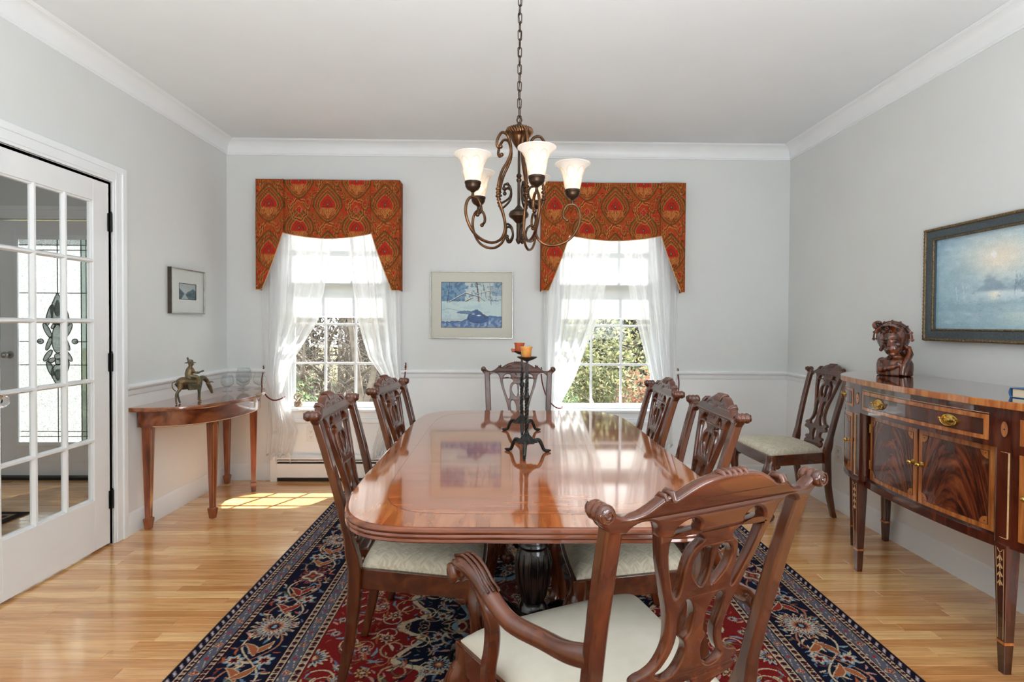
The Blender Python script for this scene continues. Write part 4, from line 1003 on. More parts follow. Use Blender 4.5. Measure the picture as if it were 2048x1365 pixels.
    # cabriole front legs with shell knees and ball-and-claw feet
    for s_ in (-1, 1):
        L = MB(); px, py_ = s_*(WF-0.028), DP-0.022; o = Vector((s_*0.62, 0.78, 0)).normalized()
        path = [(0.0, SEATZ-0.002, .029), (0.003, .38, .031), (0.016, .345, .038), (0.024, .31, .038), (0.020, .27, .031), (0.010, .22, .024), (0.0, .16, .019), (-0.003, .11, .017), (0.004, .075, .020), (0.018, .055, .026)]
        rings = []
        for q, z, r in smooth_pts(path, 3):
            ring = []
            for j in range(14):
                a = 2*PI*j/14; ring.append((px+o.x*q+r*math.cos(a), py_+o.y*q+r*math.sin(a), z))
            rings.append(ring)
        L.loft(rings)
        # scrolled ear brackets beside the knee
        for dd in ((-s_, 0), (0, -1)):
            L.sphere((px+dd[0]*0.042, py_+dd[1]*0.042, SEATZ-0.075), 0.020, 10, 8, (1.1 if dd[0] else 0.7, 0.7 if dd[0] else 1.1, 0.9))
        P['front_leg_%s' % ('l' if s_ < 0 else 'r')] = (L, 'mahog', 60)
        kf = MB()
        for a in np.linspace(-1.0, 1.0, 7):
            ca = math.atan2(o.y, o.x)+a
            kf.tube([(px+o.x*0.012+0.036*math.cos(ca)*0.9, py_+o.y*0.012+0.036*math.sin(ca)*0.9, .362), (px+o.x*0.024+0.039*math.cos(ca), py_+o.y*0.024+0.039*math.sin(ca), .315), (px+o.x*0.018+0.030*math.cos(math.atan2(o.y, o.x)+a*0.5), py_+o.y*0.018+0.030*math.sin(math.atan2(o.y, o.x)+a*0.5), .262)], [0.003, 0.006, 0.003], 6)
        P['knee_%s' % ('l' if s_ < 0 else 'r')] = (kf, 'mahog', 60)
        ft = MB(); c0 = Vector((px+o.x*0.022, py_+o.y*0.022, 0.031)); ft.sphere(tuple(c0), 0.029, 14, 10)
        for q in (-2.5, -0.75, 0, 0.75, 2.5):
            ca = math.atan2(o.y, o.x)+q; dv = Vector((math.cos(ca), math.sin(ca), 0))
            ft.tube([tuple(c0+dv*0.010+Vector((0, 0, 0.034))), tuple(c0+dv*0.024+Vector((0, 0, 0.022))), tuple(c0+dv*0.0325+Vector((0, 0, 0.004))), tuple(c0+dv*0.029+Vector((0, 0, -0.020)))], [0.009, 0.008, 0.0075, 0.003], 7)
        P['foot_%s' % ('l' if s_ < 0 else 'r')] = (ft, 'mahog', 60)
    if arm:
        for s_ in (-1, 1):
            A = MB(); path = smooth_pts([(s_*0.192*k, -0.050, .645), (s_*0.215*k, -0.010, .640), (s_*0.252, .055, .632), (s_*0.288, .125, .640), (s_*0.305, .185, .668), (s_*0.312, .235, .694), (s_*0.318, .285, .700), (s_*0.322, .325, .686)], 5); n = len(path); rings = []
            for i, p in enumerate(path):
                t = i/(n-1); q0, q1 = Vector(path[max(i-1, 0)]), Vector(path[min(i+1, n-1)]); T = (q1-q0).normalized(); side = T.cross(Vector((0, 0, 1))).normalized(); up = side.cross(T)
                w_ = 0.017+0.010*math.exp(-((t-0.85)/0.18)**2); h_ = 0.017+0.004*math.exp(-((t-0.0)/0.15)**2)
                rings.append([Vector(p)+side*w_*math.copysign(abs(math.cos(a))**0.75, math.cos(a))+up*h_*math.copysign(abs(math.sin(a))**0.75, math.sin(a)) for a in [2*PI*j/14 for j in range(14)]])
            A.loft(rings)
            hx_, hy_, hz_ = s_*0.322, .322, .668; m_ = Matrix.Rotation(PI/2, 3, 'Y')
            A.lathe([(0.014, -0.029)]+[(0.0215+0.0018*abs(math.cos(q/0.054*3*PI)), q) for q in np.linspace(-0.027, 0.027, 13)]+[(0.014, 0.029)], (hx_, hy_, hz_), 16, m_)
            P['arm_%s' % ('l' if s_ < 0 else 'r')] = (A, 'mahogx', 60)
            B = MB(); pth = smooth_pts([(s_*0.312, .262, .682), (s_*0.300, .235, .640), (s_*0.286, .222, .585), (s_*0.280, .236, .525), (s_*0.276, .262, .465), (s_*0.273, .270, .400), (s_*0.272, .270, .362)], 4)
            B.rects([(x, y, z, 0.028, 0.034+0.016*max(0, (0.5-z))*4*(1 if z < .5 else 0)) for x, y, z in reversed(pth)])
            P['arm_support_%s' % ('l' if s_ < 0 else 'r')] = (B, 'mahogx', 60, 0.005)
            r = MB()
            for q in (-0.012, 0.0, 0.012):
                pts = []
                for i, p in enumerate(path[int(n*0.55):]): 
                    pts.append((p[0]+q, p[1], p[2]+0.0195))
                r.tube(pts, 0.0035, 6)
            P['reed_%s' % ('l' if s_ < 0 else 'r')] = (r, 'mahogx', 60)
    return P
NAMES = {'rear_leg': 'rear_leg', 'front_leg': 'front_leg', 'arm': 'armrest', 'arm_support': 'arm_support'}
def assemble_chair(name, P, loc, rz, label, group):
    t = empty(name, loc, rz, label, 'chair', group)
    def mk(key, nm, par):
        v = P[key]; return recalc(v[0].build(nm, M[v[1]], par, smooth=v[2], bevel=v[3] if len(v) > 3 else 0))
    cr = mk('crest_rail', 'crest_rail', t); mk('crest_ears_l', 'scrolled_ear', cr); mk('crest_ears_r', 'scrolled_ear', cr); mk('crest_carving', 'carved_shell', cr)['kind'] = 'stuff'
    mk('splat', 'splat', t); mk('splat_shoe', 'splat_shoe', t); mk('seat_rail', 'seat_rail', t); mk('seat', 'seat', t)
    for s in 'lr':
        mk('rear_leg_'+s, 'rear_leg', t); f = mk('front_leg_'+s, 'front_leg', t); mk('knee_'+s, 'carved_knee', f)['kind'] = 'stuff'; mk('foot_'+s, 'claw_foot', f)
        if 'arm_'+s in P:
            a = mk('arm_'+s, 'armrest', t); mk('reed_'+s, 'reeding', a)['kind'] = 'stuff'; mk('arm_support_'+s, 'arm_support', t)
    return t
GRP = 'chairs around the dining table'
side = make_chair_meshes(1.0)
c0 = assemble_chair('dining_chair', side, (-0.475, 2.0, 0.0095), -PI/2, 'carved side chair nearest the camera on the left of the table, by its near corner', GRP)
def place(loc, rz, label, group=GRP):
    c = copy_tree(c0); c.location = loc; c.rotation_euler = (0, 0, rz); c['label'] = label
    if group: c['group'] = group
    return c
place((-0.41, 2.62, 0.0095), -PI/2-0.12, 'carved side chair on the left of the table, farther one under the left window')
place((0.635, 1.99, 0.0095), PI/2, 'carved side chair on the right of the table, nearer one behind the armchair')
place((0.615, 2.58, 0.0095), PI/2, 'carved side chair on the right of the table, farther one before the right window')
place((0.098, 3.50, 0.0095), PI, 'carved chair at the far end of the table behind the iron candlesticks')
sp_ = place((2.08, 3.70, 0.0), PI/2+0.03, 'spare carved chair with cream seat standing in the corner against the right wall', None)
if 'group' in sp_: del sp_['group']
armp = make_chair_meshes(1.10, arm=True, plain=True)
assemble_chair('dining_armchair', armp, (0.33, 1.104, 0.0095), math.radians(24.5), 'carved armchair with scrolled arms in front, turned away toward the table', None)
# ------------------------------------------------------------------ demilune console table
ct = empty('console_table', (XL+0.004, 3.797, 0), 0, 'half-round walnut console table with tapered spade-foot legs by the left wall', 'table')
def demi(hw, dp, n=28, x0=0.0): return [(x0, -hw)]+[(x0+dp*math.sin(PI*k/n)**0.72, -hw*math.cos(PI*k/n)) for k in range(1, n)]+[(x0, hw)]
HW, DPT = 0.570, 0.475
rings = []
for ins, z in ((0.004, 0.722), (0, 0.725), (0, 0.742), (0.002, 0.745)):
    rings.append([(max(x-ins, 0) if x > 0 else 0.0, y, z) for x, y in demi(HW, DPT)])
recalc(MB().loft(rings).build('console_top', M['consoletop'], ct, smooth=30, bevel=0))
ap = demi(HW-0.05, DPT-0.055, 28, 0.02)
f = MB(); inn = demi(HW-0.07, DPT-0.095, 28, 0.02); n = len(ap)
f.v = [(x, y, 0.622) for x, y in ap]+[(x, y, 0.722) for x, y in ap]+[(x, y, 0.722) for x, y in inn]+[(x, y, 0.622) for x, y in inn]
for a, b in ((0, 1), (1, 2), (2, 3), (3, 0)):
    for i in range(n): j = (i+1) % n; f.f.append((a*n+i, a*n+j, b*n+j, b*n+i))
apr = recalc(f.build('apron', M['conapron'], ct, smooth=30))
b = MB(); pts = [(x+0.001, y*1.002, 0.626) for x, y in ap[1:-1]]; b.tube(pts, 0.0022, 5); b.build('edge_bead', M['cream'], apr)
b = MB()
for k in (7, 14, 21):
    x, y = ap[k]; 
b.box(0, 0, 0, 0, 0, 0)
for px, py, rot in ((0.05, -0.47, 0), (0.335, -0.285, 0.45), (0.335, 0.285, -0.45), (0.05, 0.47, 0)):
    L = MB(); L.rects([(px, py, 0.0, 0.030, 0.030), (px, py, 0.055, 0.044, 0.044), (px, py, 0.065, 0.044, 0.044), (px, py, 0.068, 0.029, 0.029), (px, py, 0.60, 0.050, 0.050), (px, py, 0.722, 0.050, 0.050)])
    R_ = Matrix.Rotation(-rot, 3, 'Z'); L.map(lambda x, y, z: tuple(R_ @ Vector((x-px, y-py, z)) + Vector((px, py, 0))))
    lg = recalc(L.build('leg', M['console'], ct, bevel=0.002))
    s = MB()
    for a in (-0.016, 0.016):
        s.add([(px+0.0262, py+a, 0.60), (px+0.0262, py+a+0.0015, 0.60), (px+0.016, py+a*0.55+0.001, 0.08), (px+0.016, py+a*0.55, 0.08)], [(0, 1, 2, 3)])
    s.map(lambda x, y, z: tuple(R_ @ Vector((x-px+0.0006, y-py, z)) + Vector((px, py, 0)))); s.build('stringing', M['cream'], lg, solid=0.0006)
# brandy snifters
def snifter(loc, h, r, label):
    t = empty('brandy_snifter', loc, 0, label, 'glass', 'brandy snifters on the console table')
    k = h
    prof = [(0.001, 0.0), (r*0.80, 0.0), (r*0.80, 0.002), (r*0.3, 0.006), (0.004, 0.012), (0.004, k*0.20), (r*0.35, k*0.26), (r*0.85, k*0.40), (r, k*0.56), (r*0.92, k*0.78), (r*0.72, k*1.0), (r*0.70, k*1.0), (r*0.90, k*0.78), (r*0.975, k*0.56), (r*0.82, k*0.41), (r*0.3, k*0.28), (0.001, k*0.27)]
    prof = prof[:5]+smooth_pts(prof[5:11], 4)[1:]+smooth_pts(prof[11:], 4)
    prof = [(max(a_[0], 0.001), a_[1]) for a_ in prof]
    MB().lathe(prof, (0,0,0), 28, cap=False).build('bowl', M['snifter'], t, smooth=60); return t
snifter((-2.010, 4.03, 0.7452), 0.115, 0.043, 'small brandy snifter standing nearest the bronze rider')
snifter((-1.930, 4.10, 0.7452), 0.120, 0.047, 'brandy snifter in the middle of the glasses, before the largest one')
snifter((-1.980, 4.22, 0.7452), 0.155, 0.056, 'largest brandy snifter standing at the back of the glasses')
snifter((-1.845, 4.185, 0.7452), 0.118, 0.046, 'brandy snifter standing closest to the red curtain cord')
# bronze rider on a grazing mule
fg = empty('bronze_figurine', (-1.955, 3.46, 0.7470), math.radians(62), 'bronze figurine of a hatted rider on a grazing mule', 'figurine')
b = MB()
def tb_(p, r, n=10): b.tube(smooth_pts(p, 3), list(np.interp(np.linspace(0, len(p)-1, (len(p)-1)*3+1), range(len(p)), r)), n)
tb_([(-.085, 0, .150), (-.055, 0, .157), (0, 0, .148), (.045, 0, .152), (.075, 0, .158)], [.022, .031, .031, .029, .020])
tb_([(.060, 0, .160), (.090, 0, .168), (.115, 0, .148), (.132, 0, .115)], [.022, .019, .015, .011])
tb_([(.122, 0, .128), (.140, 0, .095), (.152, 0, .062), (.157, 0, .048)], [.013, .014, .009, .008])
for s in (-1, 1):
    tb_([(.126, s*.008, .130), (.145, s*.014, .135), (.163, s*.014, .128)], [.004, .005, .002], 6)
    tb_([(-.080, s*.015, .145), (-.072+s*.010, s*.018, .105), (-.092+s*.016, s*.018, .070), (-.086+s*.022, s*.018, .012), (-.080+s*.022, s*.018, .004)], [.019, .012, .007, .006, .008])
    tb_([(.060, s*.014, .140), (.062+s*.006, s*.017, .095), (.062+s*.008, s*.017, .060), (.062+s*.006, s*.017, .012), (.069+s*.006, s*.017, .004)], [.015, .009, .0065, .0055, .0075])
    tb_([(-.005, s*.012, .190), (.028, s*.036, .178), (.032, s*.040, .130), (.044, s*.042, .118)], [.017, .015, .009, .009])
tb_([(-.102, 0, .160), (-.122, 0, .150), (-.120, 0, .115), (-.100, 0, .090)], [.005, .0035, .0035, .004], 6)
b.box(-.035, .030, -.046, -.026, .092, .135); b.box(-.035, .030, .026, .046, .092, .135)
tb_([(-.008, 0, .175), (-.010, 0, .205), (-.004, 0, .238), (.000, 0, .262)], [.024, .025, .023, .012])
for s in (-1, 1): tb_([(-.002, s*.022, .246), (.012, s*.028, .218), (.045, s*.018, .210), (.062, s*.008, .214)], [.010, .009, .007, .006], 8)
tb_([(.040, -.004, .208), (.090, -.006, .222)], [.005, .008], 6)
b.sphere((.004, 0, .276), .017, 12, 10); b.sphere((.018, 0, .272), .006, 8, 6)
b.lathe([(.034, .284), (.036, .287), (.018, .292), (.016, .306), (.006, .310)], (0, 0, 0), 14); tb_([(-.010, 0, .300), (-.018, 0, .318), (-.016, 0, .328)], [.007, .007, .005], 6)
b.map(lambda x, y, z: (x*0.92, y*0.92, z*0.86))
remeshed(b, 'figure', M['verdigris'], fg, 0.0022, 1)

# ------------------------------------------------------------------ pictures
def art(h, w_, fn, seed):
    rs = np.random.RandomState(seed); V, U = np.mgrid[0:1:complex(h), 0:1:complex(w_)]; return fn(U, 1-V, rs)     # U right, V down
def fnoise(U, V, rs, k, oct=4):
    r = np.zeros_like(U)
    for o in range(oct):
        f = k*2**o; n = int(f)+3; g = rs.rand(n, n); x = U*f; y = V*f; i = x.astype(int); j = y.astype(int); a = x-i; b_ = y-j; a = a*a*(3-2*a); b_ = b_*b_*(3-2*b_)
        r += (g[j, i]*(1-a)*(1-b_)+g[j, i+1]*a*(1-b_)+g[j+1, i]*(1-a)*b_+g[j+1, i+1]*a*b_)/2**o
    return r/2
def mixc(C, m, c): m = np.clip(m, 0, 1)[..., None]; return C*(1-m)+np.array(c, float)*m
def seg(U, V, x0, y0, x1, y1, w0, w1=None, asp=1.35):
    w1 = w0 if w1 is None else w1; dx, dy = (x1-x0)*asp, y1-y0; t = np.clip((((U-x0)*asp)*dx+(V-y0)*dy)/(dx*dx+dy*dy), 0, 1); d = np.hypot((U-x0)*asp-t*dx, (V-y0)-t*dy); return (d < w0+(w1-w0)*t)*1.0
def creek(U, V, rs):
    C = np.zeros(U.shape+(3,))+np.array([196, 210, 214.]); nz = fnoise(U, V, rs, 9); n2 = fnoise(U*1.5 % 1, V, rs, 20, 3); wob = (nz-0.45)*0.12
    C = mixc(C, (U+wob < 0.40)*(V < 0.42)*(0.65+0.3*(n2 > 0.45)), (70, 122, 170)); C = mixc(C, (U+wob > 0.84)*(V < 0.3)*0.6, (96, 136, 176))
    C = mixc(C, (V < 0.45)*(n2 > 0.56)*0.6, (60, 92, 130)); C = mixc(C, (U > .42)*(V < .3)*(nz > .5)*0.3, (222, 214, 196))
    C = mixc(C, (V > 0.42)*(V < 0.80)*1.0, (206, 226, 228))
    bnd = np.interp(U, [0, .1, .25, .36, .42, .45, .50, .58, .64, .68, .74, .86, 1], [.86, .87, .86, .85, .80, .70, .64, .60, .63, .69, .73, .74, .76])+(n2-0.45)*0.05
    wat = V > bnd; pool = wat & (np.hypot((U-0.60)/0.19, (V-0.74)/0.17) < 1+0.4*(nz-0.45))
    C = mixc(C, wat*1.0, (70, 112, 172)); C = mixc(C, wat*(np.sin(U*55+nz*12) > 0.2)*(V > bnd+0.05)*0.6, (170, 188, 212)); C = mixc(C, wat*(n2 > 0.56)*(V > 0.82)*0.6, (208, 212, 226)); C = mixc(C, pool*0.95, (26, 78, 144)); C = mixc(C, pool*(nz < 0.40)*0.9, (14, 50, 104))
    C = mixc(C, (np.hypot((U-0.40)/0.15, (V-0.66+wob*0.5)/0.035) < 1), (84, 118, 158)); C = mixc(C, (abs(V-bnd-0.006) < 0.008)*(U < 0.42), (40, 56, 88)); C = mixc(C, (abs(V-0.58-0.25*abs(U-0.1)-wob*0.4) < 0.005)*(U < 0.45), (120, 146, 170))
    C = mixc(C, (V > .42)*(V < bnd)*(nz > 0.55)*0.5, (178, 204, 218)); C = mixc(C, ((U-0.62)/0.035)**2+((V-0.73)/0.012)**2 < 1, (236, 244, 250)); C = mixc(C, ((U-0.53)/0.03)**2+((V-0.70)/0.010)**2 < 1, (206, 226, 236))
    for s in ((.14, 0, .10, .46, .006), (.58, 0, .62, .42, .013), (.55, .06, .60, .14, .005), (.69, .05, .74, .36, .005), (.80, .1, .82, .50, .005), (.30, .40, .27, .43, .006), (.80, .03, .79, .4, .003), (.68, 0, .70, .2, .003)): C = mixc(C, seg(U, V, *s), (60, 44, 48))
    C = mixc(C, seg(U, V, .62, .30, .62, .43, .012), (140, 78, 44))
    for s in ((.13, .44, .40, .24, .010), (.40, .24, .62, .32, .012), (.62, .32, .72, .42, .006), (.40, .42, .52, .34, .012), (.56, .28, .78, .20, .004), (.78, .20, .95, .24, .004)): C = mixc(C, seg(U, V, *s), (70, 62, 56)); C = mixc(C, seg(U, V-0.0, s[0], s[1]-.014, s[2], s[3]-.014, s[4]*0.6), (224, 234, 236))
    return C
def dusk(U, V, rs):
    sg = lambda x, w_: 1/(1+np.exp(-np.clip(x/w_, -30, 30)))
    nz = fnoise(U, V, rs, 5); n2 = fnoise(U, V, rs, 24, 4); n3 = fnoise(U, V*2.5 % 1, rs, 10, 4); C = np.zeros(U.shape+(3,))+np.array([156, 182, 190.])
    C = mixc(C, (nz-0.3)*1.2*sg(0.5-V, 0.08), (186, 196, 202)); C = mixc(C, sg(0.12-U, 0.06)*0.6+sg(0.08-V, 0.05)*0.5, (118, 152, 174)); C = mixc(C, sg(U-0.8, 0.08)*sg(0.3-V, 0.1)*0.5, (110, 136, 146))
    g = np.exp(-(((U-0.45+0.1*(nz-.5))/0.22)**2+((V-0.27)/0.2)**2)); C = mixc(C, g*0.85, (222, 208, 188)); C = mixc(C, (n3-0.5)*1.6*sg(0.5-V, 0.1), (206, 208, 206)); C = mixc(C, sg(0.022-np.hypot((U-0.42)*1.5, V-0.245), 0.004), (252, 248, 238))
    t = 0.60-0.30*np.exp(-((U-0.20)/0.12)**2)+0.12*(n2-0.5); C = mixc(C, sg(V-t, 0.05)*sg(0.66-V, 0.05)*0.45, (122, 152, 164))
    t2 = 0.60-0.13*np.exp(-((U-0.40)/0.07)**2)-0.05*np.exp(-((U-0.55)/0.09)**2)+0.10*(n2-0.5)-0.10*sg(U-0.8, 0.05); C = mixc(C, sg(V-t2, 0.012)*sg(0.62-V, 0.01)*sg(U-0.28, 0.05)*0.7, (110, 130, 146))
    C = mixc(C, sg(V-0.615, 0.006)*sg(0.70+0.05*(n2-0.5)-V, 0.012)*sg(U-0.30-0.1*(n2-.5), 0.03)*sg(0.80-U, 0.03)*0.85, (190, 202, 206)); C = mixc(C, np.exp(-((U-0.43)/0.04)**2)*sg(V-0.615, 0.006)*sg(0.72-V, 0.02)*0.8, (226, 222, 202))
    C = mixc(C, sg(V-0.70-0.08*(n2-0.5), 0.02)*0.6, (116, 146, 160)); C = mixc(C, (n3-0.42)*2.2*sg(V-0.72, 0.04), (158, 180, 186)); C = mixc(C, sg(V-0.80-0.08*(n2-.5)-0.10*np.abs(U-0.66), 0.02)*sg(0.94-V, 0.03)*sg(U-0.50, 0.04)*0.75, (186, 200, 190))
    for s_ in ((.205, .50, .222, .70, .0022), (.155, .53, .168, .69, .0022), (.235, .55, .232, .66, .0016)): C = mixc(C, seg(U, V, *s_)*0.75, (194, 210, 212))
    for k in range(60):
        x = rs.uniform(.56, 1); y = rs.uniform(.55, .66); C = mixc(C, seg(U, V, x, rs.uniform(.42, .58), x+rs.uniform(-.02, .02), y, .0015, .003)*0.4, (92, 112, 126))
    for k in range(160):
        x, y, r_ = rs.uniform(0, 1), rs.uniform(.6, 1), rs.uniform(.004, .012); C = mixc(C, sg(r_-np.hypot((U-x), (V-y)*2.0), 0.002)*0.35, ((96, 122, 134), (176, 196, 200))[rs.randint(2)])
    return C*1.12+14+(n2[..., None]-0.5)*20
def peaks(U, V, rs):
    nz = fnoise(U, V, rs, 8); C = np.zeros(U.shape+(3,))+np.array([200, 208, 210.]); C = mixc(C, (1-V)*0.4, (160, 172, 180))
    h1 = 0.25+1.1*abs(U-0.05)+0.1*nz; h2 = 0.25+0.8*abs(U-0.82)+0.1*nz; C = mixc(C, (V > np.minimum(h1, h2))*1.0, (96, 116, 128)); C = mixc(C, (V > np.minimum(h1, h2)+0.1)*(nz > 0.45), (64, 84, 98))
    C = mixc(C, ((abs(U-0.35) < 0.30*(V-0.62)*2)*(V > 0.62)), (176, 190, 194)); return C
def framed(name, loc, rz, w_, h, fn, seed, label, frame_mat, fwid, fdepth, mat_m, matw, res, liner=None, gilt=None, signature=None):
    """local: x right, z up, picture faces -y; loc = centre on wall"""
    t = empty(name, loc, rz, label, 'picture')
    b = MB(); o = w_/2; p = h/2; rings = []
    for ins, y in ((0, 0), (0, -fdepth*0.8), (fwid*0.2, -fdepth), (fwid*0.8, -fdepth), (fwid, -fdepth*0.75), (fwid, -0.004)):
        rings.append([(-o+ins, y, -p+ins), (o-ins, y, -p+ins), (o-ins, y, p-ins), (-o+ins, y, p-ins)])
    fr = recalc(b.loft(rings, cap=False).build('frame', frame_mat, t))
    MB().box(-o+0.003, o-0.003, -0.006, -0.001, -p+0.003, p-0.003).build('backing_board', M['slot'], t)
    iw, ih = o-fwid, p-fwid
    if mat_m:
        b = MB(); aw, ah = iw-matw, ih-matw*1.0; yy = -fdepth*0.55
        for ins, y, in ((0, yy), ): pass
        b.box(-iw, -aw, yy-0.0015, yy, -ih, ih).box(aw, iw, yy-0.0015, yy, -ih, ih).box(-aw, aw, yy-0.0015, yy, -ih, -ah).box(-aw, aw, yy-0.0015, yy, ah, ih); b.build('picture_mat', mat_m, t)
        b = MB(); l = 0.004
        b.box(-aw, -aw+l, yy-0.0022, yy, -ah, ah).box(aw-l, aw, yy-0.0022, yy, -ah, ah).box(-aw, aw, yy-0.0022, yy, -ah, -ah+l).box(-aw, aw, yy-0.0022, yy, ah-l, ah); b.build('mat_bevel', M['darkframe'], t)
        ya = yy+0.001
    else: aw, ah, ya = iw, ih, -fdepth*0.45
    C = art(res[1], res[0], fn, seed); X_ = np.linspace(-aw, aw, res[0]); Z_ = np.linspace(-ah, ah, res[1]); XX, ZZ = np.meshgrid(X_, Z_)
    grid_color('painting', np.stack([XX, np.full_like(XX, ya), ZZ], -1), C, M['paint'], t)
    return t, fr, iw, ih
t, fr, iw, ih = framed('framed_picture', (-0.255, YB, 1.396), 0, 0.652, 0.532, creek, 4, 'silver-framed watercolour of a snowy creek between the windows', M['chrome'], 0.007, 0.022, M['mat'], 0.078, (190, 140))
MB().box(-iw, iw, -0.0195, -0.0180, -ih, ih).build('glazing', M['glass'], t)
t, fr, iw, ih = framed('framed_picture', (XL+0.0, 3.81, 1.455), PI/2, 0.40, 0.305, peaks, 8, 'small silver-framed mountain print on the left wall above the console', M['chrome'], 0.009, 0.028, M['matwhite'], 0.088, (90, 60))
MB().box(-iw, iw, -0.0225, -0.0210, -ih, ih).build('glazing', M['glass'], t)
MB().box(-0.2005, -0.1995, -0.027, 0, -0.1525, 0.1525).build('dark_frame_side', M['darkframe'], t)
t, fr, iw, ih = framed('framed_painting', (XR, 2.45, 1.467), -PI/2, 0.92, 0.585, dusk, 3, 'oil painting of a misty lake at dusk in a carved slate and gilt frame', M['slate'], 0.062, 0.035, None, 0, (230, 150))
b = MB()
def rim(b, o, p, y, r):
    b.tube([(-o, y, -p), (o, y, -p), (o, y, p), (-o, y, p)], r, 8, closed=True)
for (ins, y, r) in ((0.006, -0.034, 0.008), (0.058, -0.031, 0.005)):
    w2, h2 = 0.46-ins, 0.2925-ins; rb = MB()
    rb.tube([(-w2, y, -h2), (w2, y, -h2)], r, 8).tube([(-w2, y, h2), (w2, y, h2)], r, 8).tube([(-w2, y, -h2), (-w2, y, h2)], r, 8).tube([(w2, y, -h2), (w2, y, h2)], r, 8)
    for q in np.arange(-w2, w2, r*2.3):
        for zz in (-h2, h2): rb.sphere((q, y-r*0.5, zz), r*0.85, 6, 4)
    for q in np.arange(-h2, h2, r*2.3):
        for xx in (-w2, w2): rb.sphere((xx, y-r*0.5, q), r*0.85, 6, 4)
    rb.build('gilt_moulding', M['gilt'], fr, smooth=60)

# ------------------------------------------------------------------ paisley valances
def paisley(U, V, rs):
    """U, V in metres"""
    rust = np.array([178, 74, 36.]); nz = fnoise((U*0.8) % 1, (V*0.8) % 1, rs, 6); n2 = fnoise((U*0.8) % 1, (V*0.8) % 1, rs, 30, 3)
    C = np.zeros(U.shape+(3,))+rust; C = mixc(C, (nz > 0.52)*0.55, (150, 92, 42)); C = mixc(C, (nz < 0.38)*0.6, (190, 54, 36)); C = mixc(C, (n2 > 0.6)*0.25, (110, 66, 34))
    # flowing contour lines
    fl = U*30+5*np.sin(V*22+U*9)+3*nz*3; C = mixc(C, (abs(np.sin(fl)) < 0.07)*0.75, (196, 132, 66)); C = mixc(C, (abs(np.sin(fl+0.35)) < 0.08)*0.7, (66, 50, 34))
    def onion(x, z, r):          # ogee dome: wide belly, waist and pointed top
        t = z/r; w = np.where(t > 0, 0.80*np.clip(1-t/1.25, 0, 1)**0.75*(1+0.25*np.sin(t*PI*0.8)), 0.80*np.clip(1+t/0.85, 0, 1)**0.55)
        return np.where((t < 1.25) & (t > -0.85), np.abs(x)/(r*w+1e-5), 9.0)
    def rings(q, bands, wgt=0.95):
        nonlocal C
        last = -1
        for c, e in bands: C = mixc(C, ((q >= last) & (q < e))*wgt, c); last = e
    gold, drk, olv, red_, brk = (204, 138, 72), (80, 54, 32), (136, 88, 42), (184, 46, 36), (172, 72, 34)
    def motif(cx, cz, r):
        nonlocal C
        x, z = U-cx, V-cz; hh = 0.010
        for k, c in ((2.0, brk), (1.93, drk), (1.85, olv), (1.66, gold), (1.62, drk), (1.55, brk), (1.36, gold), (1.32, drk), (1.24, olv), (1.08, gold), (1.03, red_), (0.72, brk), (0.66, drk), (0.60, red_)):
            q = onion(x, z, r*k/1.25); C = mixc(C, (q < 1)*0.95, c)
        q = np.hypot(x*1.6, z-r*0.18); C = mixc(C, (q < r*0.16), drk); C = mixc(C, (q < r*0.09), (150, 120, 96))
        for s in (-1, 1):          # volutes at the foot
            d_ = np.hypot(x-s*r*0.36, z+r*0.42); a_ = np.arctan2(z+r*0.42, s*(x-s*r*0.36)); C = mixc(C, (d_ < r*0.34), brk); sp_ = np.abs(((d_/r*9-a_/(2*PI)) % 1)-0.5); C = mixc(C, (d_ < r*0.32)*(sp_ < 0.17), gold); C = mixc(C, (d_ < r*0.32)*(sp_ > 0.42), drk)
        for k in range(5): C = mixc(C, (np.abs(np.abs(x)-r*(0.03+0.05*k)-0.10*(z+r*0.9)*(k*0.4)) < 0.0014)*(z < -r*0.1)*(z > -r*(0.95-0.1*k)), gold)
    def drop(cx, cz, r, rot):
        x, z = U-cx, V-cz; x, z = x*math.cos(rot)+z*math.sin(rot), -x*math.sin(rot)+z*math.cos(rot); x = x+0.35*z*z/r*(1 if rot > 0 else -1)
        q = np.hypot(x/(0.42*r*np.clip(1-0.5*z/r, 0.25, 2)), z/r); rings(q, [(red_, 0.35), (gold, 0.42), (drk, 0.50), (brk, 0.72), (gold, 0.78), (olv, 0.95), (drk, 1.02)])
    def cluster(cx, cz, r):
        x, z = U-cx, V-cz; d_ = np.abs(x)+np.abs(z)*0.8; C_ = (d_ < r); rings(np.where(C_, d_/r, 9), [((176, 38, 36), 0.75), (drk, 0.82), (gold, 0.95)]); 
        rings(np.where((np.sin((x+z)*420) > 0.5) & (np.sin((x-z)*420) > 0.5) & (d_ < r*0.7), 0.1, 9), [((226, 168, 130), 0.5)])
    for i in range(-4, 5):
        for j in range(-6, 4):
            ox = 0.44*i+(0.22 if j % 2 else 0); oz = 0.36*j*0.5+0.02
            motif(ox, oz+0.02, 0.092)
            for s in (-1, 1): drop(ox+s*0.152, oz+0.055, 0.060, s*0.35); drop(ox+s*0.118, oz-0.062, 0.046, -s*0.9)
            cluster(ox+0.22, oz-0.005, 0.030); cluster(ox+0.22, oz+0.085, 0.018)
            for rr_ in (0.050, 0.058, 0.066): t_ = np.hypot(U-ox-0.22, (V-oz+0.004)*0.75); C = mixc(C, (abs(t_-rr_-0.004*np.sin(8*np.arctan2(V-oz, U-ox-0.22))) < 0.0018), (gold, drk, gold)[int(rr_*125) % 3])
    C = C*(0.90+0.16*n2[..., None])
    C = mixc(C, (abs(np.sin(V*420)) < 0.25)*0.12, (60, 40, 30)); return C
VY = YB-0.115
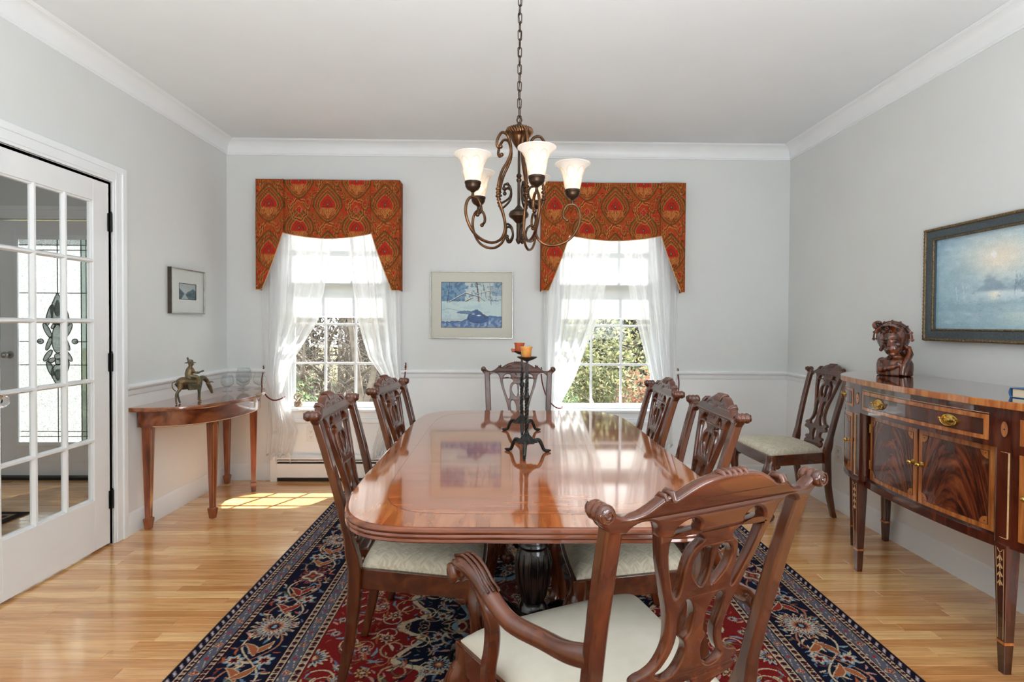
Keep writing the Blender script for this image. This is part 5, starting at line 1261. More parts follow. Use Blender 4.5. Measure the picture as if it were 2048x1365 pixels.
def panel(parent, name, xs, zt, zb, yf, seed_off):
    h = 90; n = len(xs); t = np.linspace(0, 1, h)[:, None]; Zt, Zb = np.full(n, zt), np.array([zb(x) for x in xs]); Z = Zb[None]*(1-t)+Zt[None]*t; X_ = np.repeat(np.array(xs)[None], h, 0)
    Yv = np.array([yf(x) for x in xs])[None]+0*Z+0.004*np.sin(Z*9+X_*7)
    C = paisley(X_-seed_off, Z-2.10, np.random.RandomState(11)); p = grid_color(name, np.stack([X_, Yv, Z], -1), C, M['paisley'], parent, solid=0.005)
    pp = MB().tube([(x, yf(x)-0.003+0.004*math.sin(zb(x)*9+x*7), zb(x)) for x in xs[::2]]+[(xs[-1], yf(xs[-1])-0.003, zb(xs[-1]))], 0.0028, 6).build('piping', M['cream'], p, smooth=60); return p
def valance(xo0, xi0, xi1, xo1, tl, tr, label):
    """outer/inner x of the two jabots; tl/tr = ((tip inner x, tip outer x), tip z)"""
    zt = 2.345; zn = 1.935; zs = 1.895
    t = empty('valance', ((xo0+xo1)/2, YB-0.06, zt), 0, label, 'valance'); off = t.location.copy(); cx = (xi0+xi1)/2
    root = t
    ch = []
    def sag(x): q = (x-cx)/((xi1-xi0)/2); return zs+(zn-zs)*abs(q)**1.8
    ch.append(panel(t, 'centre_panel', np.linspace(xi0-0.02, xi1+0.02, 240), zt, sag, lambda x: VY, cx))
    def jl(x): 
        u = (xi0-x)/(xi0-xo0); a, zt_ = tl; k = (xi0-a)/(xi0-xo0)
        return zn+(zt_-zn)*max(0.0, min(1.0, u/k))**0.9 + (0 if u <= k else 0.0)
    def jr(x):
        u = (x-xi1)/(xo1-xi1); a, zt_ = tr; k = (a-xi1)/(xo1-xi1); return zn+(zt_-zn)*max(0.0, min(1.0, u/k))**0.9
    ch.append(panel(t, 'side_panel', np.linspace(xo0, xi0+0.006, 80), zt, jl, lambda x: VY-0.014, xo0+0.10))
    ch.append(panel(t, 'side_panel', np.linspace(xi1-0.006, xo1, 80), zt, jr, lambda x: VY-0.014, xo1-0.11))
    MB().box(xo0+0.006, xo1-0.006, VY+0.006, YB, zt-0.030, zt-0.012).build('mounting_board', M['slot'], t)
    for x, sx_ in ((xo0, 1), (xo1, -1)):
        h = 40; Zz = np.linspace(tl[1] if sx_ > 0 else tr[1], zt, h); Yy = np.linspace(VY-0.012, YB-0.002, 40); YY, ZZ = np.meshgrid(Yy, Zz)
        C = paisley(YY*1.0-VY, ZZ-2.10, np.random.RandomState(11)); p = grid_color('return_flap', np.stack([np.full_like(YY, x), YY, ZZ], -1), C, M['paisley'], t, solid=0.004)
    for c in t.children: c.location = -off
    return t
valance(-1.900, -1.695, -1.018, -0.805, (-1.855, 1.50), (-0.865, 1.50), 'rust paisley valance with pointed sides over the left window')
valance(0.288, 0.502, 1.215, 1.400, (0.345, 1.505), (1.370, 1.50), 'rust paisley valance with pointed sides over the right window')

# ------------------------------------------------------------------ sheer curtains
def interp(tab, z):
    zs = [q[0] for q in tab]; return float(np.interp(z, zs, [q[1] for q in tab]))
def curtain(lt, rt, ztop, ztie, zbot, folds, amp, label, seed, tielr, name='sheer_curtain'):
    t = empty(name, ((tielr[0]+tielr[1])/2, YB-0.05, zbot), 0, label, 'curtain', None); off = t.location.copy()
    rs = np.random.RandomState(seed); ph = rs.uniform(0, 6, 4); n, h = 130, 110; zz = np.concatenate([np.linspace(zbot, ztie, 40), np.linspace(ztie, ztop, 71)[1:]])
    P = np.zeros((len(zz), n, 3)); u = np.linspace(0, 1, n)
    for j, z in enumerate(zz):
        a, b_ = interp(lt, z), interp(rt, z); w_ = b_-a; g = u+0.018*np.sin(2*PI*folds*0.5*u+ph[0])*(1 if z > ztie else 0.5)
        comp = min(1, w_/0.5); A = amp*(0.45+0.55*comp)
        fold = A*np.sin(2*PI*folds*u+ph[1]+0.8*np.sin(3*u+z*1.2))+A*0.5*np.sin(2*PI*folds*1.7*u+ph[2]+z*0.6)
        near_tie = math.exp(-((z-ztie)/0.10)**2); P[j, :, 0] = a+w_*g; P[j, :, 1] = YB-0.062+fold*(1-0.3*near_tie)-0.012*math.exp(-((z-ztie-0.12)/0.2)**2); P[j, :, 2] = z+0.012*np.sin(2*PI*folds*u)*(1 if z < zbot+0.2 else 0)
        if z < zbot+0.01: P[j, :, 2] += 0.03*np.sin(2*PI*u*1.5+ph[3])
    b = MB(); hh, ww = P.shape[:2]; P = P-np.array(off); b.v = [tuple(p) for p in P.reshape(-1, 3)]; b.f = [(j*ww+i, j*ww+i+1, (j+1)*ww+i+1, (j+1)*ww+i) for j in range(hh-1) for i in range(ww-1)]
    b.build('sheer_panel', M['sheer'], t, smooth=180)
    k = [j for j, z in enumerate(zz) if z < zbot+0.035]; b = MB(); b.v = [tuple(P[j, i]-np.array((0, 0.003, 0))) for j in k for i in range(ww)]; b.f = [(j*ww+i, j*ww+i+1, (j+1)*ww+i+1, (j+1)*ww+i) for j in range(len(k)-1) for i in range(ww-1)]
    b.build('bottom_hem', M['hem'], t, smooth=180)
    k = [j for j in range(hh)]
    return t
def P2(x): return x
curtain([(0.17, -1.845), (0.62, -1.83), (0.69, -1.815), (0.80, -1.845), (1.2, -1.875), (1.6, -1.885), (2.3, -1.885)], [(0.17, -1.66), (0.40, -1.60), (0.58, -1.66), (0.69, -1.725), (0.80, -1.69), (0.96, -1.63), (1.28, -1.43), (1.9, -1.32), (2.3, -1.28)], 2.325, 0.69, 0.19, 5, 0.021, 'white sheer curtain tied back at the left side of the left window', 1, (-1.82, -1.73))
curtain([(0.20, -1.04), (0.45, -0.97), (0.60, -0.89), (0.69, -0.86), (0.80, -0.93), (0.98, -1.06), (1.28, -1.15), (1.9, -1.235), (2.3, -1.27)], [(0.20, -0.92), (0.60, -0.79), (0.69, -0.785), (0.80, -0.80), (1.2, -0.80), (1.6, -0.80), (2.3, -0.82)], 2.325, 0.69, 0.21, 5, 0.021, 'white sheer curtain tied back at the right side of the left window', 2, (-0.86, -0.785))
curtain([(0.19, 0.37), (0.58, 0.36), (0.64, 0.355), (0.80, 0.33), (1.2, 0.315), (1.6, 0.31), (2.3, 0.31)], [(0.19, 0.52), (0.50, 0.47), (0.60, 0.445), (0.66, 0.47), (0.83, 0.56), (1.05, 0.64), (1.35, 0.765), (1.9, 0.845), (2.3, 0.88)], 2.325, 0.62, 0.19, 5, 0.021, 'white sheer curtain tied back at the left side of the right window', 3, (0.355, 0.445))
curtain([(0.26, 1.13), (0.50, 1.16), (0.64, 1.20), (0.80, 1.165), (1.08, 1.095), (1.45, 0.995), (1.9, 0.925), (2.3, 0.89)], [(0.26, 1.34), (0.50, 1.335), (0.64, 1.34), (0.80, 1.355), (1.2, 1.365), (1.6, 1.375), (2.3, 1.375)], 2.325, 0.64, 0.27, 5, 0.021, 'white sheer curtain tied back at the right side of the right window', 4, (1.20, 1.34))
def tieback(hook, pts, label):
    t = empty('curtain_tieback', hook, 0, label, 'tieback', None); h = Vector(hook)
    P = smooth_pts(pts, 8); b = MB(); rel = [tuple(Vector(p)-h) for p in P]
    b.tube(rel, 0.0042, 6)
    for ph in (0, 2.1, 4.2):
        q = []
        for i in range(len(rel)*4):
            f_ = i/4; k = min(int(f_), len(rel)-2); p = Vector(rel[k]).lerp(Vector(rel[k+1]), f_-k); a = ph+i*0.75; q.append((p.x+0.003*math.cos(a), p.y+0.003*math.sin(a)*0.8, p.z+0.003*math.sin(a)))
        b.tube(q, 0.0028, 4)
    b.build('twisted_cord', M['rope'], t, smooth=70)
    k = MB(); k.sphere((0, -0.008, 0.010), 0.010, 10, 8, (0.8, 0.8, 1.4)); k.tube([(0, -0.008, 0.02), (0.003, -0.01, 0.035), (-0.002, -0.008, 0.045)], [0.006, 0.004, 0.005], 8); k.build('cord_knot', M['rope'], t, smooth=60)
    MB().lathe([(0.009, 0), (0.009, 0.002), (0.003, 0.004), (0.003, 0.020)], (0, 0, 0), 10, Matrix.Rotation(PI/2, 3, 'X')).build('wall_hook', M['brass'], t)
    return t
yk = YB-0.004
tieback((-1.893, yk, 0.86), [(-1.893, yk-0.01, .86), (-1.888, yk-0.05, .80), (-1.862, YB-0.10, .73), (-1.82, YB-0.115, .675), (-1.775, YB-0.112, .648), (-1.735, YB-0.09, .652), (-1.715, YB-0.05, .665)], 'twisted red cord tieback beside the console table')
tieback((-0.775, yk, 0.89), [(-0.775, yk-0.01, .89), (-0.777, yk-0.05, .80), (-0.79, YB-0.10, .72), (-0.82, YB-0.115, .665), (-0.85, YB-0.112, .640), (-0.88, YB-0.08, .650), (-0.89, YB-0.04, .665)], 'twisted red cord tieback between left window and picture, above a chair')
tieback((0.300, yk, 0.86), [(0.300, yk-0.01, .86), (0.306, yk-0.05, .79), (0.33, YB-0.10, .70), (0.37, YB-0.115, .635), (0.41, YB-0.112, .600), (0.45, YB-0.09, .590), (0.465, YB-0.05, .595)], 'twisted red cord tieback hanging behind the far end chair')
tieback((1.392, yk, 0.855), [(1.392, yk-0.01, .855), (1.388, yk-0.05, .79), (1.365, YB-0.10, .71), (1.32, YB-0.115, .650), (1.27, YB-0.112, .622), (1.22, YB-0.09, .618), (1.19, YB-0.05, .63)], 'twisted red cord tieback at the right edge of the right window')
# dried flower posy on the left window stool
pz = empty('dried_flower_posy', (-1.628, YB+0.005, WZ0+0.003), 0, 'small dried flower posy on the left window stool', 'flowers')
rs = random.Random(2); b = MB(); q = MB()
for i in range(70):
    a = rs.uniform(0, 2*PI); e = rs.uniform(-0.9, 1.3); r = 0.030; c = Vector((math.cos(a)*math.cos(e)*r, math.sin(a)*math.cos(e)*r*0.8, 0.036+math.sin(e)*r)); n_ = (c-Vector((0, 0, 0.036))).normalized(); s_ = n_.orthogonal().normalized()*0.011; u_ = n_.cross(s_).normalized()*0.008
    (b if i % 3 else q).add([c-s_, c+u_*0.8, c+s_+n_*0.006, c-u_*0.8+n_*0.004, c-s_-n_*0.004, c+u_*0.8-n_*0.003, c+s_+n_*0.001, c-u_*0.8-n_*0.001], [(0, 1, 2, 3), (7, 6, 5, 4)])
b.sphere((0, 0, 0.034), 0.024, 10, 8)
for i in range(14):
    a = 2*PI*i/14; b.sphere((0.028*math.cos(a), 0.004*math.sin(3*a), 0.092+0.026*math.sin(a)), 0.0075, 6, 5, (1.2, 0.8, 1))
M['petal'] = noisy('dried_petals', rgb(150, 122, 98), rgb(206, 190, 166), 60, 0.9); M['petal2'] = noisy('dried_petals_pink', rgb(128, 92, 88), rgb(168, 140, 128), 60, 0.9)
b.build('petals', M['petal'], pz); q.build('dark_petals', M['petal2'], pz)
# ------------------------------------------------------------------ chandelier
CX, CY = 0.057, 2.19
chd = empty('chandelier', (CX, CY, 1.56), 0, 'bronze five-arm scroll chandelier with lit bell glass shades on a chain', 'chandelier')
def rel(z): return z-1.56
# chain of links and cord up to the ceiling canopy
link_me = None; b = MB()
pts = [(0.0075*math.cos(a) if True else 0, 0, (0.013 if math.sin(a) >= 0 else -0.013)+0.0075*math.sin(a)) for a in np.linspace(0, 2*PI, 17)[:-1]]
b.tube(pts, 0.0019, 6, closed=True); o0 = b.build('chain_link', M['bronzedark'], chd, smooth=60); z = 2.055; i = 0
o0.location = (0, 0, rel(z)); 
while z < ZC-0.04:
    z += 0.0335; i += 1
    o = o0.copy(); COL.objects.link(o); o.location = (0, 0, rel(z)); o.rotation_euler = (0, 0, (i % 2)*PI/2+0.3)
MB().tube([(0.004*math.sin(z_*40), 0.004*math.cos(z_*40), rel(z_)) for z_ in np.linspace(2.05, ZC-0.02, 60)], 0.0015, 5).build('supply_cord', M['bronzedark'], chd)
MB().lathe([(0.062, ZC-0.001), (0.064, ZC-0.006), (0.055, ZC-0.020), (0.02, ZC-0.030), (0.008, ZC-0.045)], (0, 0, -1.56), 28).build('ceiling_canopy', M['bronze'], chd, smooth=40)
cp = MB().lathe([(0.002, 2.048), (0.008, 2.042), (0.020, 2.034), (0.036, 2.026), (0.047, 2.018), (0.050, 2.008), (0.046, 1.999), (0.036, 1.993), (0.033, 1.985), (0.028, 1.972), (0.018, 1.955), (0.011, 1.945), (0.007, 1.94)], (0, 0, -1.56), 30).build('crown_cap', M['bronze'], chd, smooth=40)
r = MB()
for k in range(30):
    a = 2*PI*k/30; r.tube([(0.048*math.cos(a), 0.048*math.sin(a), rel(2.020)), (0.053*math.cos(a+0.1), 0.053*math.sin(a+0.1), rel(2.009)), (0.047*math.cos(a+0.2), 0.047*math.sin(a+0.2), rel(1.999))], 0.004, 5)
r.build('rope_rim', M['bronze'], cp, smooth=60)
MB().lathe([(0.0055, 1.95), (0.0055, 1.845), (0.009, 1.842), (0.011, 1.835), (0.007, 1.828), (0.011, 1.821), (0.009, 1.814), (0.006, 1.810), (0.006, 1.720), (0.010, 1.715), (0.016, 1.708), (0.022, 1.702), (0.034, 1.696), (0.040, 1.684), (0.038, 1.674), (0.024, 1.664), (0.016, 1.655), (0.009, 1.648), (0.009, 1.590), (0.012, 1.584), (0.009, 1.574), (0.003, 1.566)], (0, 0, -1.56), 24).build('centre_column', M['bronzedark'], chd, smooth=40)
MB().tube([(0.010*math.cos(a), 0, rel(2.056)+0.010*math.sin(a)) for a in np.linspace(0, 2*PI, 13)[:-1]], 0.0025, 6, closed=True).build('hanging_loop', M['bronzedark'], chd)
# arm prof = [(0.070, 0), (0.083, 0.004), (0.084, 0.030), (0.083, 0.052), (0.077, 0.072), (0.060, 0.088), (0.038, 0.099), (0.030, 0.110)]
armp_ = smooth_pts([(0.088, 1.938), (0.098, 1.930), (0.106, 1.944), (0.098, 1.972), (0.080, 1.992), (0.056, 1.985), (0.042, 1.955), (0.040, 1.92), (0.055, 1.885), (0.080, 1.845), (0.095, 1.80), (0.100, 1.765), (0.098, 1.735), (0.082, 1.70), (0.068, 1.655), (0.066, 1.615), (0.085, 1.578), (0.125, 1.561), (0.175, 1.570), (0.215, 1.600), (0.240, 1.650), (0.240, 1.695), (0.222, 1.722), (0.195, 1.722), (0.178, 1.700), (0.176, 1.675), (0.190, 1.662)], 5)
def scroll(pts): return smooth_pts(pts, 5)
inner1 = scroll([(0.090, 1.715), (0.070, 1.725), (0.045, 1.745), (0.038, 1.775), (0.052, 1.795), (0.070, 1.790), (0.072, 1.775)])
inner2 = scroll([(0.066, 1.635), (0.050, 1.640), (0.034, 1.628), (0.028, 1.600), (0.040, 1.578), (0.055, 1.580), (0.056, 1.592)])
for k in range(5):
    a = math.radians(-2+72*k); ca, sa = math.cos(a), math.sin(a)
    def pt(r, z, t=0): return (r*ca-t*sa, r*sa+t*ca, rel(z))
    m = MB(); m.tube([pt(r, z) for r, z in armp_], 0.0056, 8)
    m.sphere(pt(0.191, 1.661), 0.0085, 8, 6); m.sphere(pt(0.088, 1.936), 0.0085, 8, 6)
    arm_ = m.build('scroll_arm', M['bronze'], chd, smooth=60)
    s = MB(); s.tube([pt(r, z) for r, z in inner1], 0.0045, 7); s.sphere(pt(0.071, 1.776), 0.008, 8, 6); s.sphere(pt(0.055, 1.796), 0.007, 8, 6); s.build('small_scroll', M['bronzedark'], arm_, smooth=60); s = MB()
    s.tube([pt(r, z) for r, z in inner2], 0.0045, 7); s.sphere(pt(0.056, 1.591), 0.008, 8, 6); s.build('small_scroll', M['bronzedark'], arm_, smooth=60)
    s = MB()
    for dz, rr in ((0.028, 0.008), (0.014, 0.011), (0, 0.0085), (-0.014, 0.011), (-0.028, 0.008)): s.sphere(pt(0.0995-abs(dz)*0.1, 1.757+dz), rr, 10, 6, (1, 1, 0.6))
    s.build('collar_bead', M['bronze'], arm_, smooth=60)
    c = pt(0.212, 1.56)
    h = MB().lathe([(0.004, 1.722), (0.006, 1.728), (0.005, 1.740), (0.010, 1.745), (0.022, 1.752), (0.028, 1.762), (0.029, 1.772), (0.031, 1.774), (0.031, 1.781), (0.028, 1.781), (0.026, 1.772)], (c[0], c[1], -1.56), 22).build('shade_holder', M['bronzedark'], arm_, smooth=40)
    prof = [(0.0255, 1.777), (0.029, 1.785), (0.033, 1.805), (0.036, 1.825), (0.040, 1.845), (0.048, 1.862), (0.059, 1.874), (0.066, 1.880), (0.070, 1.882), (0.070, 1.8845), (0.065, 1.883), (0.057, 1.877), (0.046, 1.865), (0.0375, 1.847), (0.0335, 1.826), (0.0305, 1.805), (0.0265, 1.786), (0.023, 1.779)]
    g = MB(); rings = []
    for r, z in prof:
        fl = 0.02 if z < 1.86 else 0.008
        rings.append([(c[0]+r*(1+fl*abs(math.sin(3*q)))*math.cos(q), c[1]+r*(1+fl*abs(math.sin(3*q)))*math.sin(q), z-1.56) for q in [2*PI*j/36 for j in range(36)]])
    g.loft(rings, cap=False); gs = g.build('glass_shade', M['lampglass'], arm_, smooth=60)
    e = MB()       # raised arches and lattice pressed in the glass
    for j in range(6):
        q0 = 2*PI*j/6+0.26+a
        def gp(q, z): 
            r = float(np.interp(z, [p[1] for p in prof[:8]], [p[0] for p in prof[:8]]))*1.02+0.0004; return (c[0]+r*math.cos(q), c[1]+r*math.sin(q), z-1.56)
        e.tube([gp(q0+0.42*math.cos(t), 1.832+0.034*math.sin(t)) for t in np.linspace(0, PI, 11)], 0.0013, 4)
        for s_ in (-1, 1):
            for off in (0, 0.35, 0.7): e.tube([gp(q0+off*s_*0+s_*(0.42-1.1*t)+off*0.5-0.25, 1.79+0.045*t) for t in np.linspace(0, 1, 6)], 0.0007, 4)
    e.build('etched_lattice', M['ridge'], gs, smooth=60)['kind'] = 'stuff'
    MB().sphere((c[0], c[1], rel(1.822)), 0.017, 14, 10, (1, 1, 1.45)).build('bulb', M['bulb'], arm_, smooth=180)

# ------------------------------------------------------------------ iron candlesticks with cups
def candlestick(loc, rz, label):
    t = empty('iron_candlestick', loc, rz, label, 'candlestick'); H_ = 0.360
    b = MB(); strands = 2
    for s in range(3):
        pts = []
        for i in range(60):
            z = 0.075+i/59*(H_-0.085); a = i*0.75+2*PI*s/3; amp = 0.0045*(1 if z < 0.22 else max(0.35, 1-(z-0.22)*6)); pts.append((amp*math.cos(a), amp*math.sin(a), z))
        b.tube(pts, 0.0040, 5)
    b.sphere((0, 0, 0.215), 0.011, 10, 8, (1, 1, 1.3)); b.sphere((0, 0, 0.075), 0.011, 10, 8); b.build('twisted_stem', M['iron'], t, smooth=60)
    s = MB(); rings = []
    for r, z in ((0.008, 0.076), (0.014, 0.070), (0.024, 0.058), (0.036, 0.050), (0.042, 0.046), (0.036, 0.045), (0.010, 0.060)):
        rings.append([(r*(1+0.10*math.cos(9*q)*(r > 0.012))*math.cos(q), r*(1+0.10*math.cos(9*q)*(r > 0.012))*math.sin(q), z) for q in [2*PI*j/54 for j in range(54)]])
    s.loft(rings); s.build('fluted_skirt', M['iron'], t, smooth=60)
    for k in range(3):
        a = 2*PI*k/3; ca, sa = math.cos(a), math.sin(a); p = smooth_pts([(0.030, 0.048), (0.050, 0.050), (0.062, 0.034), (0.072, 0.012), (0.086, 0.005), (0.102, 0.006)], 4)
        MB().tube([(r*ca, r*sa, z) for r, z in p], list(np.interp(np.linspace(0, 1, len(p)), [0, 0.3, 0.7, 0.85, 1], [0.007, 0.0075, 0.006, 0.007, 0.003])), 8).build('foot', M['iron'], t, smooth=60)
    MB().lathe([(0.004, H_-0.012), (0.020, H_-0.006), (0.036, H_+0.002), (0.038, H_+0.006), (0.034, H_+0.006), (0.018, H_+0.0005), (0.002, H_+0.0003)], (0, 0, 0), 26).build('drip_plate', M['iron'], t, smooth=50)
    return t
candlestick((0.088, 2.055, TZ+0.0005), math.radians(-98), 'black iron candlestick with splayed feet, nearer the camera, under the amber cup')
candlestick((0.083, 2.465, TZ+0.0005), math.radians(-90), 'black iron candlestick with splayed feet, farther one, under the rust cup')
def cup(loc, mat, label, r=1.0, extra=False):
    t = empty('candle_cup', loc, 0, label, 'candle holder')
    MB().lathe([(0.001, 0), (0.016*r, 0), (0.0185*r, 0.010), (0.021*r, 0.034), (0.0235*r, 0.040), (0.0235*r, 0.043), (0.0205*r, 0.042), (0.0175*r, 0.034), (0.0155*r, 0.006), (0.001, 0.005)], (0, 0, 0), 26).build('cup_body', mat, t, smooth=40)
    MB().lathe([(0.001, 0.005), (0.0165*r, 0.005), (0.0165*r, 0.030), (0.001, 0.031)], (0, 0, 0), 18).build('candle', M['cream'], t, smooth=40); MB().tube([(0, 0, 0.030), (0.001, 0, 0.038)], 0.0012, 5).build('wick', M['slot'], t)
    if extra:
        b = MB(); b.sphere((-0.024, 0, 0.008), 0.008, 8, 6); b.sphere((-0.032, 0.003, 0.012), 0.006, 8, 6); b.sphere((-0.030, -0.006, 0.006), 0.006, 8, 6); b.build('moulded_flower', mat, t, smooth=60)
    return t
cup((0.085, 2.055, TZ+0.3612), M['cup'], 'amber speckled candle cup on the nearer iron candlestick')
cup((0.071, 2.465, TZ+0.3612), M['cupred'], 'rust-coloured candle cup on the farther iron candlestick', 1.05, True)

# ------------------------------------------------------------------ sideboard
SBY = 2.348
sb = empty('sideboard', (2.262, SBY, 0), 0, 'serpentine inlaid mahogany sideboard with brass pulls and tapered legs', 'sideboard'); so_ = Vector((2.262, SBY, 0))
# front outline, half (dy from centre >= 0, X distance from back)
def front_x(dy): return 0.488-0.035*(1-(1-min(abs(dy)/0.44, 1)**2)) if abs(dy) <= 0.44 else None
half = [(0.0, 0.505), (0.10, 0.503), (0.20, 0.497), (0.30, 0.487), (0.38, 0.474), (0.44, 0.462)]
end = smooth_pts([(0.44, 0.462), (0.54, 0.440), (0.64, 0.385), (0.74, 0.295), (0.82, 0.175), (0.855, 0.04), (0.858, 0.0)], 3)
def fullline(off=0.0, with_end=True):
    h = half+end[1:] if with_end else half
    pts = [(-x, y) for y, x in h]; L = [(-p[0]*-1, p[1]) for p in pts]
    pos = [Vector((-x, y)) for y, x in h]; neg = [Vector((-x, -y)) for y, x in h][::-1]
    P = neg[:-1]+pos; out = []
    for i, p in enumerate(P):
        t = (P[min(i+1, len(P)-1)]-P[max(i-1, 0)]).normalized(); nrm = Vector((-t.y, t.x)); out.append(p+nrm*off)
    return out
def shelf(z0, z1, off, name, mat, par, bevel=0, prof=None):
    P = fullline(off); poly = [(min(p.x, 0), p.y) for p in P]
    b = MB(); n = len(poly); b.prism(poly, z0, z1); return recalc(b.build(name, mat, par, bevel=bevel))
top = shelf(0.958, 0.985, 0.022, 'sideboard_top', M['satin'], sb, 0.002)
P = fullline(0.019); b = MB(); b.v = [(min(p.x, 0), p.y, 0.9853) for p in P]; b.f = [tuple(range(len(P)))]; recalc(b.build('top_veneer', M['sbtop'], top))
shelf(0.812, 0.958, -0.004, 'upper_case', M['sb'], sb)
def section(ya, yb_, off):        # points of the line between ya and yb
    P = fullline(off); return [p for p in P if ya-1e-6 <= p.y <= yb_+1e-6]
def resample(P, n):
    d = [0]; 
    for i in range(1, len(P)): d.append(d[-1]+(P[i]-P[i-1]).length)
    return [Vector((np.interp(s, d, [p.x for p in P]), np.interp(s, d, [p.y for p in P]))) for s in np.linspace(0, d[-1], n)], d[-1]
def cutline(y0, y1, off, n=14):
    F_ = fullline(off); ys = [p.y for p in F_]; 
    P = [Vector((float(np.interp(y, ys, [p.x for p in F_])), y)) for y in np.linspace(y0, y1, 60)]
    return resample(P, n)
def slab(y0, y1, z0, z1, o0, o1, name, mat, par, bevel=0, fuv=False):
    A, L = cutline(y0, y1, o0); B, _ = cutline(y0, y1, o1); n = len(A); b = MB()
    b.v = [(p.x, p.y, z0) for p in A]+[(p.x, p.y, z1) for p in A]+[(p.x, p.y, z1) for p in B]+[(p.x, p.y, z0) for p in B]
    for i in range(n-1):
        for q, r in ((0, 1), (1, 2), (2, 3), (3, 0)): b.f.append((q*n+i, q*n+i+1, r*n+i+1, r*n+i))
    b.f += [(0, n, 2*n, 3*n), (n-1, 4*n-1, 3*n-1, 2*n-1)]
    o = recalc(b.build(name, mat, par, bevel=bevel))
    if fuv:
        a = o.data.attributes.new('fuv', 'FLOAT_VECTOR', 'POINT'); val = []
        for v in range(4*n):
            i = v % n; z = o.data.vertices[v].co.z; val += [2*i/(n-1)-1, 1-(z-z0)/(z1-z0)*1.0, 0]
        a.data.foreach_set('vector', val)
    return o
# lower case: end cupboards, recessed centre with rounded returns
for s in (1, -1):
    y0, y1 = (0.385, 0.857) if s > 0 else (-0.857, -0.385)
    P = [p for p in fullline(-0.004) if y0 <= p.y <= y1]; A, _ = cutline(y0, y1, -0.004, 24)
    inner_y = y0 if s > 0 else y1
    poly = [(p.x, p.y) for p in A]
    fx_ = (A[0] if s > 0 else A[-1]).x
    # rounded inner return
    ret = [(fx_+0.030*(1-math.cos(t)), inner_y-s*0.030*math.sin(t)) for t in np.linspace(0, PI/2, 7)]
    # return curls inward toward the recessed doors
    ret = [(fx_+0.035-0.035*math.cos(t), inner_y-s*0.022*math.sin(t)) for t in np.linspace(0, PI/2, 7)]+[(0, inner_y-s*0.022)]
    if s > 0: poly = [(0, y1)]+[(p.x, p.y) for p in reversed(A)]+ret
    else: poly = [(0, y0)]+[(p.x, p.y) for p in A]+ret
    b = MB().prism(poly, 0.468, 0.812); recalc(b.build('end_case', M['sb'], sb, smooth=40))
    slab(y0+0.0, y1, 0.462, 0.472, -0.03, 0.001, 'base_moulding', M['sb'], sb)
b = MB(); A, _ = cutline(-0.37, 0.37, -0.045, 20); b.prism([(0, -0.37)]+[(p.x, p.y) for p in A]+[(0, 0.37)], 0.47, 0.812); recalc(b.build('centre_case', M['sb'], sb))
slab(-0.37, 0.37, 0.440, 0.478, -0.08, -0.030, 'bottom_rail', M['sb'], sb, 0.002)
def veneer(y0, y1, z0, z1, off, name, pulls, field_mat, par_bw=0.022, corners=True, field_uv=True):
    d = slab(y0, y1, z0, z1, off-0.004, off+0.003, name, M['satin'], sb, 0.0008)
    m = par_bw; f = slab(y0+m, y1-m, z0+m, z1-m, off+0.0025, off+0.0042, 'veneer_panel', field_mat, d, fuv=True)
    # dark stringing round the veneer
    for a in ((y0+m-0.0015, y1-m+0.0015, z0+m-0.0015, z0+m), (y0+m-0.0015, y1-m+0.0015, z1-m, z1-m+0.0015), (y0+m-0.0015, y0+m, z0+m, z1-m), (y1-m, y1-m+0.0015, z0+m, z1-m)):
        slab(*a, off+0.0028, off+0.0045, 'stringing', M['slot'], d)
    if corners:
        A, L = cutline(y0, y1, off+0.0045, 40); ys = [p.y for p in A]; xs_ = [p.x for p in A]
        for cy_, sy in ((y0+m, 1), (y1-m, -1)):
            for cz, sz in ((z0+m, 1), (z1-m, -1)):
                q = MB(); pts = [(cy_, cz)]+[(cy_+sy*0.030*math.cos(t), cz+sz*0.030*math.sin(t)) for t in np.linspace(0, PI/2, 9)]
                q.v = [(float(np.interp(y, ys, xs_))-0.0002, y, z) for y, z in pts]; q.f = [tuple(range(len(pts)))]; fan = recalc(q.build('fan_inlay', M['satin'], d, solid=0.0008))
                e = MB().tube([(float(np.interp(y, ys, xs_))-0.0008, y, z) for y, z in pts[1:]], 0.0009, 5); e.sphere((float(np.interp(cy_+sy*0.010, ys, xs_))-0.0006, cy_+sy*0.010, cz+sz*0.010), 0.0025, 6, 4); e.build('stringing', M['slot'], fan)
    return d
def oval_pull(y, z, off, par, sc=1.0):
    A, L = cutline(y-0.02, y+0.02, off, 3); p = A[1]; t = (A[2]-A[0]).normalized(); nrm = Vector((-t.y, t.x, 0)); tt = Vector((t.x, t.y, 0)); base = Vector((p.x, p.y, z))
    def W(u, v, w_): return tuple(base+tt*u*sc+Vector((0, 0, 1))*v*sc+nrm*w_*sc)
    b = MB(); rings = []
    for r, w_ in ((1, 0), (1, 0.002), (0.86, 0.0035), (0.80, 0.0025), (0.5, 0.003), (0.42, 0.005), (0.2, 0.007)): rings.append([W(0.038*r*math.cos(q), 0.0235*r*math.sin(q), w_) for q in [2*PI*j/28 for j in range(28)]])
    b.loft(rings); bp = recalc(b.build('oval_backplate', M['brass'], par, smooth=35))
    h = MB(); h.tube([W(0.033*math.cos(t_), 0.004+0.023*math.sin(t_)-0.002, 0.012) for t_ in np.linspace(-PI-0.15, 0.15, 17)], 0.0028, 8)
    for s in (-1, 1): h.tube([W(s*0.033, 0.005, 0.001), W(s*0.033, 0.005, 0.014)], 0.004, 8); h.sphere(W(s*0.033, 0.005, 0.015), 0.005, 8, 6)
    h.build('bail_handle', M['brass'], bp, smooth=60)
